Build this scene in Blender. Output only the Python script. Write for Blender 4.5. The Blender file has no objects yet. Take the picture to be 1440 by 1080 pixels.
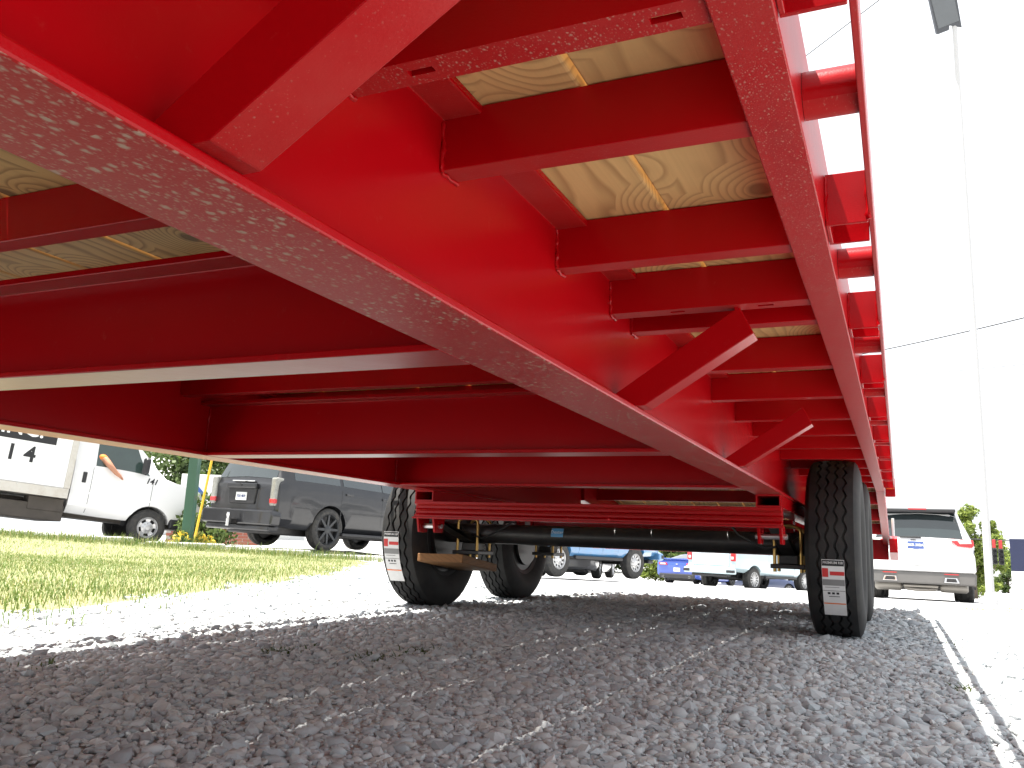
import bpy, bmesh, math, random
import numpy as np
from mathutils import Vector, Matrix, Euler
random.seed(7); np.random.seed(7)
S = bpy.context.scene
COL = S.collection
rad = math.radians

# ------------------------------------------------------------------ camera
# frame of the place: X across the trailer (right), Y along it (rearwards), Z up, gravel at Z = 0
CAM_H = .34
FPX, PCX, PCY = 1200., 720., 540.
_y = np.array([546., 249., FPX]); _y /= np.linalg.norm(_y)
_x = np.array([2720., -118., -FPX]); _x -= _y*(_x@_y); _x /= np.linalg.norm(_x)
_z = np.cross(_x, _y)
if _z[1] > 0: _z = -_z
RM = np.array([_x, _y, _z])
def ray(px, py): return RM @ np.array([px-PCX, py-PCY, FPX])/FPX
def at_depth(px, py, d):
    r = ray(px, py)*d; return Vector((r[0], r[1], r[2]+CAM_H))
cam = bpy.data.objects.new('camera', bpy.data.cameras.new('camera'))
COL.objects.link(cam)
m = Matrix.Identity(4)
for i in range(3):
    m[i][0] = RM[i][0]; m[i][1] = -RM[i][1]; m[i][2] = -RM[i][2]
m[2][3] = CAM_H
cam.matrix_world = m
cam.data.sensor_width = 36; cam.data.lens = 36*FPX/1440
cam.data.clip_start = .02; cam.data.clip_end = 3000
S.camera = cam

# ------------------------------------------------------------------ light
SUN = Vector((.25, .13, -1)).normalized()          # the way the light travels
sun = bpy.data.objects.new('sun', bpy.data.lights.new('sun', 'SUN'))
COL.objects.link(sun)
sun.data.energy = 5.0; sun.data.angle = rad(.53); sun.data.color = (1, .955, .88)
sun.rotation_euler = SUN.to_track_quat('-Z', 'Y').to_euler()
sun.location = (0, 0, 30)
W = bpy.data.worlds.new('World'); S.world = W; W.use_nodes = True
wn = W.node_tree.nodes; wl = W.node_tree.links; wn.clear()
sky = wn.new('ShaderNodeTexSky'); sky.sky_type = 'NISHITA'; sky.sun_disc = False
sky.sun_elevation = math.asin(-SUN.z); sky.sun_rotation = math.atan2(-SUN.x, -SUN.y)
sky.air_density = 1.0; sky.dust_density = 4.0; sky.ozone_density = 1.0
tc = wn.new('ShaderNodeTexCoord')
nz = wn.new('ShaderNodeTexNoise'); nz.inputs['Scale'].default_value = 2.2; nz.inputs['Detail'].default_value = 6
mp = wn.new('ShaderNodeMapping'); mp.inputs['Scale'].default_value = (1, 1, 2.6)
cr = wn.new('ShaderNodeValToRGB'); cr.color_ramp.elements[0].position = .22; cr.color_ramp.elements[1].position = .5
cr.color_ramp.elements[0].color = (.5, .5, .5, 1)
mx = wn.new('ShaderNodeMixRGB'); mx.inputs[2].default_value = (6.2, 6.4, 6.7, 1)   # thin bright cloud cover
bg = wn.new('ShaderNodeBackground'); bg.inputs['Strength'].default_value = .07
wo = wn.new('ShaderNodeOutputWorld')
wl.new(tc.outputs['Generated'], mp.inputs[0]); wl.new(mp.outputs[0], nz.inputs['Vector'])
wl.new(nz.outputs['Fac'], cr.inputs[0]); wl.new(cr.outputs[0], mx.inputs[0]); wl.new(sky.outputs[0], mx.inputs[1])
wl.new(mx.outputs[0], bg.inputs[0]); wl.new(bg.outputs[0], wo.inputs[0])
S.view_settings.view_transform = 'Standard'; S.view_settings.look = 'None'
S.view_settings.exposure = 1.8; S.view_settings.gamma = 1
S.view_settings.use_curve_mapping = False
S.cycles.max_bounces = 10; S.cycles.diffuse_bounces = 7; S.cycles.glossy_bounces = 4
S.cycles.transparent_max_bounces = 8; S.cycles.caustics_reflective = False; S.cycles.caustics_refractive = False
S.cycles.use_denoising = True
S.cycles.sample_clamp_indirect = 6

# ------------------------------------------------------------------ materials
MATS = {}
def nodes(name):
    mt = bpy.data.materials.new(name); mt.use_nodes = True
    n, l = mt.node_tree.nodes, mt.node_tree.links
    return mt, n, l, n['Principled BSDF']
def mixrgb(n, l, fac, a, b, mode='MIX'):
    k = n.new('ShaderNodeMixRGB'); k.blend_type = mode
    for s, v in ((0, fac), (1, a), (2, b)):
        if hasattr(v, 'is_output'): l.new(v, k.inputs[s])
        elif isinstance(v, (int, float)): k.inputs[s].default_value = v
        else: k.inputs[s].default_value = (*v, 1) if len(v) == 3 else v
    return k.outputs[0]
def math_(n, l, op, a, b=None, clamp=False):
    k = n.new('ShaderNodeMath'); k.operation = op; k.use_clamp = clamp
    for s, v in ((0, a), (1, b)):
        if v is None: continue
        if hasattr(v, 'is_output'): l.new(v, k.inputs[s])
        else: k.inputs[s].default_value = v
    return k.outputs[0]
def coords(n, l, scale=(1, 1, 1), kind='Object', rand=False):
    t = n.new('ShaderNodeTexCoord'); o = t.outputs[kind]
    if rand:
        oi = n.new('ShaderNodeObjectInfo'); v = n.new('ShaderNodeVectorMath'); v.operation = 'MULTIPLY_ADD'
        l.new(oi.outputs['Random'], v.inputs[0]); v.inputs[1].default_value = (37, 19, 53); l.new(o, v.inputs[2]); o = v.outputs[0]
    mpn = n.new('ShaderNodeMapping'); mpn.inputs['Scale'].default_value = scale
    l.new(o, mpn.inputs[0]); return mpn.outputs[0]
def noise(n, l, vec, scale, detail=4, rough=.55, dist=0):
    k = n.new('ShaderNodeTexNoise'); k.inputs['Scale'].default_value = scale; k.inputs['Detail'].default_value = detail
    k.inputs['Roughness'].default_value = rough; k.inputs['Distortion'].default_value = dist; l.new(vec, k.inputs['Vector']); return k.outputs['Fac']
def ramp(n, l, fac, stops):
    k = n.new('ShaderNodeValToRGB'); e = k.color_ramp.elements
    while len(e) < len(stops): e.new(.5)
    for q, (p, c) in zip(e, stops):
        q.position = p; q.color = (c, c, c, 1) if isinstance(c, (int, float)) else (*c, 1)
    l.new(fac, k.inputs[0]); return k.outputs[0]
def bump(n, l, b, h, strength=.3, dist=.01):
    k = n.new('ShaderNodeBump'); k.inputs['Strength'].default_value = strength; k.inputs['Distance'].default_value = dist
    l.new(h, k.inputs['Height']); l.new(k.outputs[0], b.inputs['Normal'])
def simple(name, c, rough=.5, metal=0, coat=0, var=.12, nscale=6, bmp=0, spec=.5, rand=False, dirt=None):
    if name in MATS: return MATS[name]
    mt, n, l, b = nodes(name)
    v = coords(n, l, rand=rand)
    f = noise(n, l, v, nscale, 5)
    lo = tuple(x*(1-var) for x in c); hi = tuple(min(1, x*(1+var)) for x in c)
    col = mixrgb(n, l, f, lo, hi)
    if dirt:
        g = noise(n, l, v, dirt[1], 7, .7); g = ramp(n, l, g, ((.42, 0), (.75, dirt[2])))
        col = mixrgb(n, l, g, col, dirt[0])
    l.new(col, b.inputs['Base Color'])
    b.inputs['Roughness'].default_value = rough; b.inputs['Metallic'].default_value = metal
    b.inputs['Coat Weight'].default_value = coat; b.inputs['Coat Roughness'].default_value = .06
    b.inputs['Specular IOR Level'].default_value = spec
    if bmp: bump(n, l, b, noise(n, l, v, bmp[0], 6), bmp[1], bmp[2])
    MATS[name] = mt; return mt

def make_red(name, spots, rbase=.27, film_hi=.07):
    mt, n, l, b = nodes(name)
    v = coords(n, l)
    big = noise(n, l, v, 3.1, 5); fine = noise(n, l, v, 90, 3)
    col = mixrgb(n, l, big, (.305, .0008, .0033), (.385, .0014, .0047))
    dust = ramp(n, l, noise(n, l, v, 60, 8, .75), ((.6, 0), (.85, .12)))
    col = mixrgb(n, l, dust, col, (.5, .2, .16))
    rgh = math_(n, l, 'MULTIPLY_ADD', big, .14)
    rgh.node.inputs[2].default_value = .2
    if spots:                                                # dried splash spots on the undersides
        geo = n.new('ShaderNodeNewGeometry'); sep = n.new('ShaderNodeSeparateXYZ'); l.new(geo.outputs['Normal'], sep.inputs[0])
        down = math_(n, l, 'LESS_THAN', sep.outputs['Z'], -.6)
        tot = None
        for sc_, thr, amt in spots:
            vv = n.new('ShaderNodeTexVoronoi'); vv.voronoi_dimensions = '2D'; vv.inputs['Scale'].default_value = sc_
            mpv = n.new('ShaderNodeMapping'); mpv.inputs['Scale'].default_value = (1, .62, 1); mpv.inputs['Rotation'].default_value = (0, 0, .5)
            wob = n.new('ShaderNodeVectorMath'); wob.operation = 'MULTIPLY_ADD'
            nn = n.new('ShaderNodeTexNoise'); nn.inputs['Scale'].default_value = sc_*1.7; l.new(v, nn.inputs['Vector'])
            l.new(nn.outputs['Color'], wob.inputs[0]); wob.inputs[1].default_value = (.55/sc_,)*3; l.new(v, wob.inputs[2])
            l.new(wob.outputs[0], mpv.inputs[0]); l.new(mpv.outputs[0], vv.inputs['Vector'])
            sp = n.new('ShaderNodeSeparateColor'); l.new(vv.outputs['Color'], sp.inputs[0])
            rr = math_(n, l, 'MULTIPLY', math_(n, l, 'POWER', sp.outputs[0], 1.6), thr+.12)
            k = math_(n, l, 'SUBTRACT', rr, vv.outputs['Distance'])
            k = math_(n, l, 'MULTIPLY', k, 3.6, True)
            k = math_(n, l, 'MULTIPLY', k, amt)
            tot = k if tot is None else math_(n, l, 'MAXIMUM', tot, k)
        patch = ramp(n, l, noise(n, l, v, 5, 3), ((.3, .35), (.55, 1)))
        tot = math_(n, l, 'MULTIPLY', math_(n, l, 'MULTIPLY', tot, patch), down)
        film = math_(n, l, 'MULTIPLY', ramp(n, l, noise(n, l, v, 14, 6, .65), ((.3, .02), (.75, film_hi))), down)
        tot = math_(n, l, 'MAXIMUM', tot, film)
        col = mixrgb(n, l, tot, col, (.44, .36, .27))
        rgh = math_(n, l, 'MULTIPLY_ADD', tot, .45); 
        rgh.node.inputs[2].default_value = rbase
    l.new(col, b.inputs['Base Color']); l.new(rgh, b.inputs['Roughness'])
    b.inputs['Specular IOR Level'].default_value = .2
    peel = noise(n, l, v, 420, 2, .5); scr = coords(n, l, (9, 70, 9)); scuff = ramp(n, l, noise(n, l, scr, 1.0, 7, .75), ((.66, 0), (.74, 1)))
    col2 = mixrgb(n, l, math_(n, l, 'MULTIPLY', scuff, .16), col, (.55, .16, .13)); l.new(col2, b.inputs['Base Color'])
    hh = math_(n, l, 'ADD', math_(n, l, 'MULTIPLY', peel, .35), math_(n, l, 'MULTIPLY', noise(n, l, v, 16, 3), 1.6))
    bump(n, l, b, hh, .16, .0022)
    return mt
RED = make_red('red_enamel', ((260, .18, .3), (420, .2, .22)))
RED_DUSTY = make_red('red_enamel_splashed', ((125, .38, .85), (210, .34, .6), (340, .34, .4)), .36, .05)
RED_FLECK = make_red('red_enamel_flecked', ((230, .26, .5), (400, .28, .38)), .34, .06)

def make_wood(name, base, dark, knots=True):
    mt, n, l, b = nodes(name)
    v = coords(n, l, rand=True)
    warp = n.new('ShaderNodeTexNoise'); warp.inputs['Scale'].default_value = 2.3; warp.inputs['Detail'].default_value = 3
    mw = n.new('ShaderNodeMapping'); mw.inputs['Scale'].default_value = (2.2, .8, 2.2); l.new(v, mw.inputs[0]); l.new(mw.outputs[0], warp.inputs['Vector'])
    ms = n.new('ShaderNodeMapping'); ms.inputs['Scale'].default_value = (1, .07, 1); l.new(v, ms.inputs[0])
    add = n.new('ShaderNodeVectorMath'); add.operation = 'MULTIPLY_ADD'
    l.new(warp.outputs['Color'], add.inputs[0]); add.inputs[1].default_value = (.13, .02, .1); l.new(ms.outputs[0], add.inputs[2])
    vec = add.outputs[0]
    if knots:
        vk = n.new('ShaderNodeTexVoronoi'); vk.voronoi_dimensions = '2D'; vk.inputs['Scale'].default_value = 5.2
        mk = n.new('ShaderNodeMapping'); mk.inputs['Scale'].default_value = (1, .8, .01); l.new(v, mk.inputs[0]); l.new(mk.outputs[0], vk.inputs['Vector'])
        near = ramp(n, l, vk.outputs['Distance'], ((.04, 1), (.42, 0)))
        sh = n.new('ShaderNodeVectorMath'); sh.operation = 'MULTIPLY_ADD'
        l.new(near, sh.inputs[0]); sh.inputs[1].default_value = (.10, .0, .06); l.new(vec, sh.inputs[2]); vec = sh.outputs[0]
    wv = n.new('ShaderNodeTexWave'); wv.wave_type = 'RINGS'; wv.rings_direction = 'Y'
    wv.inputs['Scale'].default_value = 17; wv.inputs['Distortion'].default_value = .8; wv.inputs['Detail'].default_value = 2
    wv.wave_profile = 'SAW'
    l.new(vec, wv.inputs['Vector'])
    g = ramp(n, l, wv.outputs['Fac'], ((0, .0), (.5, .12), (.86, .95), (1, .05)))
    fib = n.new('ShaderNodeMapping'); fib.inputs['Scale'].default_value = (160, 4, 160); l.new(v, fib.inputs[0])
    fb = noise(n, l, fib.outputs[0], 1, 4, .6)
    col = mixrgb(n, l, g, base, tuple(.15*p+.85*q for p, q in zip(base, dark)))
    col = mixrgb(n, l, math_(n, l, 'MULTIPLY', fb, .42), col, dark)
    sw = n.new('ShaderNodeMapping'); sw.inputs['Scale'].default_value = (3, 240, 3); l.new(v, sw.inputs[0])
    col = mixrgb(n, l, math_(n, l, 'MULTIPLY', noise(n, l, sw.outputs[0], 1, 2, .5), .16), col, tuple(x*.5 for x in base))
    if knots:
        kn = ramp(n, l, math_(n, l, 'ADD', vk.outputs['Distance'], math_(n, l, 'MULTIPLY', noise(n, l, v, 30, 3), .05)), ((.085, 1), (.13, 0)))
        sp = n.new('ShaderNodeSeparateColor'); l.new(vk.outputs['Color'], sp.inputs[0])
        kn = math_(n, l, 'MULTIPLY', kn, math_(n, l, 'GREATER_THAN', sp.outputs[0], .3))
        col = mixrgb(n, l, math_(n, l, 'MULTIPLY', kn, .9), col, (.09, .045, .02))
    st = ramp(n, l, noise(n, l, v, 5, 6, .65), ((.55, 0), (.72, .5)))
    col = mixrgb(n, l, st, col, tuple(x*.55 for x in base))
    oi = n.new('ShaderNodeObjectInfo')
    col = mixrgb(n, l, math_(n, l, 'MULTIPLY', oi.outputs['Random'], .55), col, tuple(x*.7 for x in base))
    l.new(col, b.inputs['Base Color']); b.inputs['Roughness'].default_value = .72
    bump(n, l, b, fb, .25, .002)
    return mt
WOOD = make_wood('pine_board', (.8, .55, .225), (.22, .095, .026))
BLOCKW = make_wood('stained_wood', (.26, .12, .035), (.12, .05, .012), False)
RUBBER = simple('tyre_rubber', (.011, .011, .012), .75, var=.25, nscale=12, bmp=(260, .12, .002), dirt=((.06, .055, .045), 9, .35), spec=.35)
RUBBER_DUSTY = simple('tyre_rubber_used', (.026, .026, .026), .8, var=.2, nscale=12, dirt=((.1, .09, .075), 14, .6))
BLACK = simple('black_steel', (.014, .014, .015), .4, var=.2, nscale=14, dirt=((.06, .05, .045), 16, .5))
ZINC = simple('yellow_zinc', (.55, .36, .12), .35, .8)
STEEL = simple('bright_steel', (.62, .62, .62), .32, .9)
PLASTIC = simple('black_plastic', (.02, .02, .022), .5)
WHITE = simple('white_paint', (.78, .78, .77), .3, coat=.5, var=.03, nscale=2)
LETTER = simple('black_print', (.012, .012, .014), .6)
PRINTW = simple('white_print', (.8, .8, .8), .6, var=.03)

def stone_mat():
    mt, n, l, b = nodes('crushed_limestone')
    geo = n.new('ShaderNodeNewGeometry')
    v = coords(n, l)
    c = ramp(n, l, geo.outputs['Random Per Island'], ((0, (.26, .29, .315)), (.25, (.375, .42, .44)), (.55, (.45, .49, .505)), (.8, (.525, .56, .565)), (.95, (.46, .45, .42)), (1, (.68, .69, .69))))
    f = noise(n, l, v, 140, 4)
    col = mixrgb(n, l, math_(n, l, 'MULTIPLY', f, .5), c, (.35, .36, .375))
    big = ramp(n, l, noise(n, l, v, 1.3, 4), ((.35, 0), (.7, .35)))
    col = mixrgb(n, l, big, col, (.37, .36, .345))
    l.new(col, b.inputs['Base Color']); b.inputs['Roughness'].default_value = .85
    bump(n, l, b, f, .3, .003)
    return mt
STONE = stone_mat()
def ground_mat(name, a, b_, scale, bstr):
    mt, n, l, b = nodes(name)
    v = coords(n, l)
    vo = n.new('ShaderNodeTexVoronoi'); vo.inputs['Scale'].default_value = scale; l.new(v, vo.inputs['Vector'])
    sp = n.new('ShaderNodeSeparateColor'); l.new(vo.outputs['Color'], sp.inputs[0])
    col = mixrgb(n, l, sp.outputs[0], a, b_)
    big = noise(n, l, v, .8, 6, .65)
    col = mixrgb(n, l, ramp(n, l, big, ((.4, 0), (.75, .5))), col, tuple(x*.75 for x in a))
    l.new(col, b.inputs['Base Color']); b.inputs['Roughness'].default_value = .9
    bump(n, l, b, vo.outputs['Distance'], bstr, .02)
    return mt
GROUND = ground_mat('gravel_ground', (.38, .385, .39), (.5, .5, .505), 42, .8)
LAWN = ground_mat('lawn_soil', (.17, .185, .07), (.3, .29, .15), 60, .5)
PAVE = ground_mat('pale_pavement', (.36, .355, .34), (.42, .41, .395), 90, .2)

def blade_mat(name, stops, trans=.35):
    mt, n, l, b = nodes(name)
    geo = n.new('ShaderNodeNewGeometry')
    c = ramp(n, l, geo.outputs['Random Per Island'], stops)
    l.new(c, b.inputs['Base Color']); b.inputs['Roughness'].default_value = .55
    tr = n.new('ShaderNodeBsdfTranslucent'); l.new(c, tr.inputs['Color'])
    ms = n.new('ShaderNodeMixShader'); ms.inputs[0].default_value = trans
    out = n['Material Output']; l.new(b.outputs[0], ms.inputs[1]); l.new(tr.outputs[0], ms.inputs[2]); l.new(ms.outputs[0], out.inputs[0])
    return mt
GRASS = blade_mat('grass_blades', ((0, (.075, .135, .024)), (.4, (.13, .2, .042)), (.75, (.22, .265, .075)), (.9, (.36, .33, .15)), (1, (.5, .45, .27))))
DRYGRASS = blade_mat('dry_grass', ((0, (.10, .12, .03)), (.5, (.2, .175, .065)), (1, (.32, .25, .12))))
WEED = blade_mat('weed_blades', ((0, (.045, .075, .02)), (1, (.11, .13, .045))))
LEAF = [blade_mat('leaf_dark', ((0, (.03, .055, .014)), (1, (.085, .13, .03)))), blade_mat('leaf_mid', ((0, (.045, .08, .018)), (1, (.12, .17, .04)))),
        blade_mat('leaf_bright', ((0, (.09, .14, .02)), (1, (.22, .27, .05))))]
BARK = simple('bark', (.12, .09, .065), .9, var=.35, nscale=20, bmp=(30, .6, .02))
def glass_mat(name, c, rough=.06):
    return simple(name, c, rough, 0, .6, var=.1, nscale=3, spec=.8)
GLASS = glass_mat('dark_car_glass', (.02, .028, .03))
def paint(name, c, dirt=None, coat=1.0): return simple(name, c, .28, .0, coat, var=.05, nscale=2, dirt=dirt)

# ------------------------------------------------------------------ mesh helpers
def finish(o, name, mat, parent):
    COL.objects.link(o)
    for mm in (mat if isinstance(mat, (list, tuple)) else [mat]): o.data.materials.append(mm)
    if parent is not None: o.parent = parent
    return o
class MB:
    def __init__(s): s.v = []; s.f = []; s.smooth = False
    def add(s, vs, fs):
        k = len(s.v); s.v += [tuple(p) for p in vs]; s.f += [tuple(i+k for i in q) for q in fs]; return s
    def box(s, x0, x1, y0, y1, z0, z1, M=None):
        vs = [Vector((x, y, z)) for z in (z0, z1) for y in (y0, y1) for x in (x0, x1)]
        if M: vs = [M @ q for q in vs]
        return s.add(vs, [(0, 2, 3, 1), (4, 5, 7, 6), (0, 1, 5, 4), (2, 6, 7, 3), (0, 4, 6, 2), (1, 3, 7, 5)])
    def prism(s, pts, axis, a, b, M=None):
        """closed outline pts (2-D) pushed along axis from a to b"""
        def P(p, t):
            q = {'x': (t, p[0], p[1]), 'y': (p[0], t, p[1]), 'z': (p[0], p[1], t)}[axis]
            q = Vector(q); return M @ q if M else q
        n = len(pts); vs = [P(p, a) for p in pts]+[P(p, b) for p in pts]
        return s.add(vs, [tuple(range(n)), tuple(range(2*n-1, n-1, -1))]+[(i, i+n, (i+1) % n+n, (i+1) % n) for i in range(n)])
    def tube(s, pts, r, n=8, cap=True):
        pts = [Vector(p) for p in pts]; rs = r if isinstance(r, (list, tuple)) else [r]*len(pts)
        k = len(s.v); ref = None
        for i, p in enumerate(pts):
            d = (pts[min(i+1, len(pts)-1)]-pts[max(i-1, 0)]).normalized()
            if ref is None: ref = d.orthogonal().normalized()
            ref = (ref-d*ref.dot(d)).normalized(); q = d.cross(ref)
            for j in range(n):
                a = 2*math.pi*j/n; s.v.append(tuple(p+(ref*math.cos(a)+q*math.sin(a))*rs[i]))
        for i in range(len(pts)-1):
            for j in range(n):
                s.f.append((k+i*n+j, k+i*n+(j+1) % n, k+(i+1)*n+(j+1) % n, k+(i+1)*n+j))
        if cap:
            s.f.append(tuple(k+j for j in range(n-1, -1, -1))); s.f.append(tuple(k+(len(pts)-1)*n+j for j in range(n)))
        return s
    def lathe(s, prof, n=32, axis='x', c=(0, 0, 0), closed=False, cap=True):
        """prof: (along axis, radius)"""
        k = len(s.v); m_ = len(prof)
        for i in range(n):
            a = 2*math.pi*i/n; ca, sa = math.cos(a), math.sin(a)
            for (t, r) in prof:
                p = {'x': (t, r*ca, r*sa), 'y': (r*ca, t, r*sa), 'z': (r*ca, r*sa, t)}[axis]
                s.v.append((p[0]+c[0], p[1]+c[1], p[2]+c[2]))
        for i in range(n):
            for j in range(m_ if closed else m_-1):
                a = k+i*m_+j; b = k+i*m_+(j+1) % m_; i2 = (i+1) % n
                s.f.append((a, b, k+i2*m_+(j+1) % m_, k+i2*m_+j))
        if not closed and cap:
            if prof[0][1] > 1e-6: s.f.append(tuple(k+i*m_ for i in range(n)))
            if prof[-1][1] > 1e-6: s.f.append(tuple(k+i*m_+m_-1 for i in range(n-1, -1, -1)))
        return s
    def mesh(s, name='mesh', smooth=None):
        me = bpy.data.meshes.new(name); me.from_pydata(s.v, [], s.f)
        bm = bmesh.new(); bm.from_mesh(me); bmesh.ops.recalc_face_normals(bm, faces=bm.faces); bm.to_mesh(me); bm.free()
        if smooth is not None:
            me.shade_smooth(); me.set_sharp_from_angle(angle=rad(smooth))
        return me
    def build(s, name, mat, parent=None, smooth=None, bevel=0, loc=None):
        o = bpy.data.objects.new(name, s.mesh(name, smooth)); finish(o, name, mat, parent)
        if bevel:
            bv = o.modifiers.new('bevel', 'BEVEL'); bv.width = bevel; bv.segments = 2; bv.limit_method = 'ANGLE'; bv.harden_normals = False
        if loc is not None: o.location = loc
        return o
def inst(src, name, parent, loc=None, rot=None, scale=None):
    o = bpy.data.objects.new(name, src.data); COL.objects.link(o); o.parent = parent
    for md in src.modifiers:
        b = o.modifiers.new(md.name, md.type)
        if md.type == 'BEVEL': b.width = md.width; b.segments = md.segments; b.limit_method = md.limit_method
    if loc is not None: o.location = loc
    if rot is not None: o.rotation_euler = rot
    if scale is not None: o.scale = scale
    return o
def thing(name, label, cat, loc=(0, 0, 0), rz=0, group=None, rot=None):
    o = bpy.data.objects.new(name, None); COL.objects.link(o); o.location = loc
    o.rotation_euler = rot if rot is not None else (0, 0, rz); o.empty_display_size = .2
    tag(o, label, cat, group); return o
def tag(o, label=None, cat=None, group=None, kind=None):
    for k, v in (('label', label), ('category', cat), ('group', group), ('kind', kind)):
        if v: o[k] = v
    return o
def text_mesh(txt, size, bold=0, depth=.0, align='CENTER', shear=0, spacing=1):
    cu = bpy.data.curves.new('t', 'FONT'); cu.body = txt; cu.size = size; cu.align_x = align; cu.align_y = 'CENTER'
    cu.offset = bold; cu.extrude = depth; cu.resolution_u = 2; cu.shear = shear; cu.space_character = spacing
    o = bpy.data.objects.new('t', cu); COL.objects.link(o)
    dg = bpy.context.evaluated_depsgraph_get(); me = bpy.data.meshes.new_from_object(o.evaluated_get(dg))
    bpy.data.objects.remove(o); return me
def text(name, txt, size, mat, parent, M, bold=0, fn=None, **k):
    me = text_mesh(txt, size, bold, .0015, **k)
    for vtx in me.vertices: vtx.co = fn(vtx.co) if fn else M @ vtx.co
    o = bpy.data.objects.new(name, me); me.materials.clear(); return finish(o, name, mat, parent)
def bulk(name, V, F, mat, kind='stuff', smooth=False):
    """large mesh straight from arrays, F has one fixed face size"""
    me = bpy.data.meshes.new(name); nf, k = F.shape
    me.vertices.add(len(V)); me.vertices.foreach_set('co', V.astype(np.float32).ravel())
    me.loops.add(nf*k); me.loops.foreach_set('vertex_index', F.astype(np.int32).ravel())
    me.polygons.add(nf); me.polygons.foreach_set('loop_start', np.arange(0, nf*k, k, dtype=np.int32))
    me.update(calc_edges=True); me.validate()
    me.shade_smooth() if smooth else me.shade_flat()
    o = bpy.data.objects.new(name, me); finish(o, name, mat, None)
    if kind: o['kind'] = kind
    return o

# ------------------------------------------------------------------ ground
def sstep(a, b, x):
    t = np.clip((x-a)/(b-a), 0, 1); return t*t*(3-2*t)
def gz(x, y):
    x = np.asarray(x, float); y = np.asarray(y, float)
    fall = .031*((np.sqrt((y-6)**2+1.)+(y-6))/2); fall = np.minimum(fall, 1.9)
    ang = np.degrees(np.arctan2(-x, np.maximum(y, .01)))
    s = 1-sstep(25, 35, ang)
    s = np.where(y < 2, 1, s)
    bank = np.minimum(.058*np.maximum(0, -x-8.6), .2)*(1-.55*sstep(0, 2, (-8.6-(12.3-y)*.95)-x))*sstep(2, 6, y)
    return -fall*s+bank*(1-s)
def gzf(x, y): return float(gz(x, y))
def sheet(name, xs, ys, mat, lift=0, mask=None, kind='structure'):
    X, Y = np.meshgrid(xs, ys); Z = gz(X, Y)+(lift(X, Y) if callable(lift) else lift)
    V = np.stack([X, Y, Z], -1).reshape(-1, 3); nx = len(xs); F = []
    for j in range(len(ys)-1):
        for i in range(nx-1):
            if mask and not mask((xs[i]+xs[i+1])/2, (ys[j]+ys[j+1])/2): continue
            F.append((j*nx+i, j*nx+i+1, (j+1)*nx+i+1, (j+1)*nx+i))
    return bulk(name, V, np.array(F), mat, kind, True)
gx = np.concatenate([[-900, -400, -200, -120, -80, -60, -45], np.arange(-36, 26, .75), [30, 45, 60, 80, 120, 200, 400, 900]])
gy = np.concatenate([[-300, -100, -40, -15, -8], np.arange(-4, 50, .75), [55, 60, 64, 68, 75, 85, 100, 130, 200, 400, 1500]])
sheet('ground', gx, gy, GROUND)
LB = [(-2.15, .4), (-2.78, 2.0), (-3.35, 3.5), (-4.7, 6.9), (-6.6, 10.), (-8.2, 12.4)]    # near edge of the lawn
def lawn_edge(y): return float(np.interp(y, [q[1] for q in LB], [q[0] for q in LB]))
FARX = lambda y: -8.6-(12.3-y)*.95                                                       # far edge, along the kerb
def in_lawn(x, y): return x < lawn_edge(y)+.12*math.sin(y*6)+.1*math.sin(y*14+x*9) and (x > FARX(y)) and .4 < y < 12.4
lx = np.arange(-17, -1.9, .1); ly = np.arange(.4, 12.6, .1)
lo = sheet('lawn', lx, ly, LAWN, lambda X, Y: .024*np.clip((np.interp(Y, [q[1] for q in LB], [q[0] for q in LB])-X)/.9, 0, 1)-.006, in_lawn)

# gravel: stones lying on the ground under and around the trailer
PH = (1+5**.5)/2
ICO_V = np.array([(-1, PH, 0), (1, PH, 0), (-1, -PH, 0), (1, -PH, 0), (0, -1, PH), (0, 1, PH), (0, -1, -PH), (0, 1, -PH), (PH, 0, -1), (PH, 0, 1), (-PH, 0, -1), (-PH, 0, 1)])/math.sqrt(1+PH*PH)
ICO_F = np.array([(0, 11, 5), (0, 5, 1), (0, 1, 7), (0, 7, 10), (0, 10, 11), (1, 5, 9), (5, 11, 4), (11, 10, 2), (10, 7, 6), (7, 1, 8), (3, 9, 4), (3, 4, 2), (3, 2, 6), (3, 6, 8), (3, 8, 9), (4, 9, 5), (2, 4, 11), (6, 2, 10), (8, 6, 7), (9, 8, 1)])
rng = np.random.default_rng(3)
def spread(x0, x1, y0, y1, s):
    X, Y = np.meshgrid(np.arange(x0, x1, s), np.arange(y0, y1, s)); X = X.ravel()+rng.uniform(-.5, .5, X.size)*s; Y = Y.ravel()+rng.uniform(-.5, .5, Y.size)*s
    return X, Y
def seen(X, Y, mrg=60):
    P = np.stack([X, Y, gz(X, Y)-CAM_H], -1) @ RM
    z = np.maximum(P[:, 2], .05); u = PCX+FPX*P[:, 0]/z; w = PCY+FPX*P[:, 1]/z
    return (P[:, 2] > .1) & (u > -mrg) & (u < 1440+mrg) & (w < 1080+mrg*2)
pts = []
for (x0, x1, y0, y1, s) in ((-2.4, .7, .6, 1.9, .0155), (-3.6, 1.1, 1.9, 3.2, .0195), (-4.6, 1.6, 3.2, 5.2, .0225), (-6, 2.2, 5.2, 9.5, .032)):
    X, Y = spread(x0, x1, y0, y1, s); ed = np.array([lawn_edge(q) for q in Y])+.12*np.sin(Y*5)+rng.normal(0, .1, Y.size)
    k = seen(X, Y, 160) & (X > ed-.1)
    pts.append(np.stack([X[k], Y[k], np.full(k.sum(), s)], -1))
P = np.concatenate(pts); N = len(P)
big = rng.lognormal(-.06, .42, N); big = np.clip(big, .42, 2.4)
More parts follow.
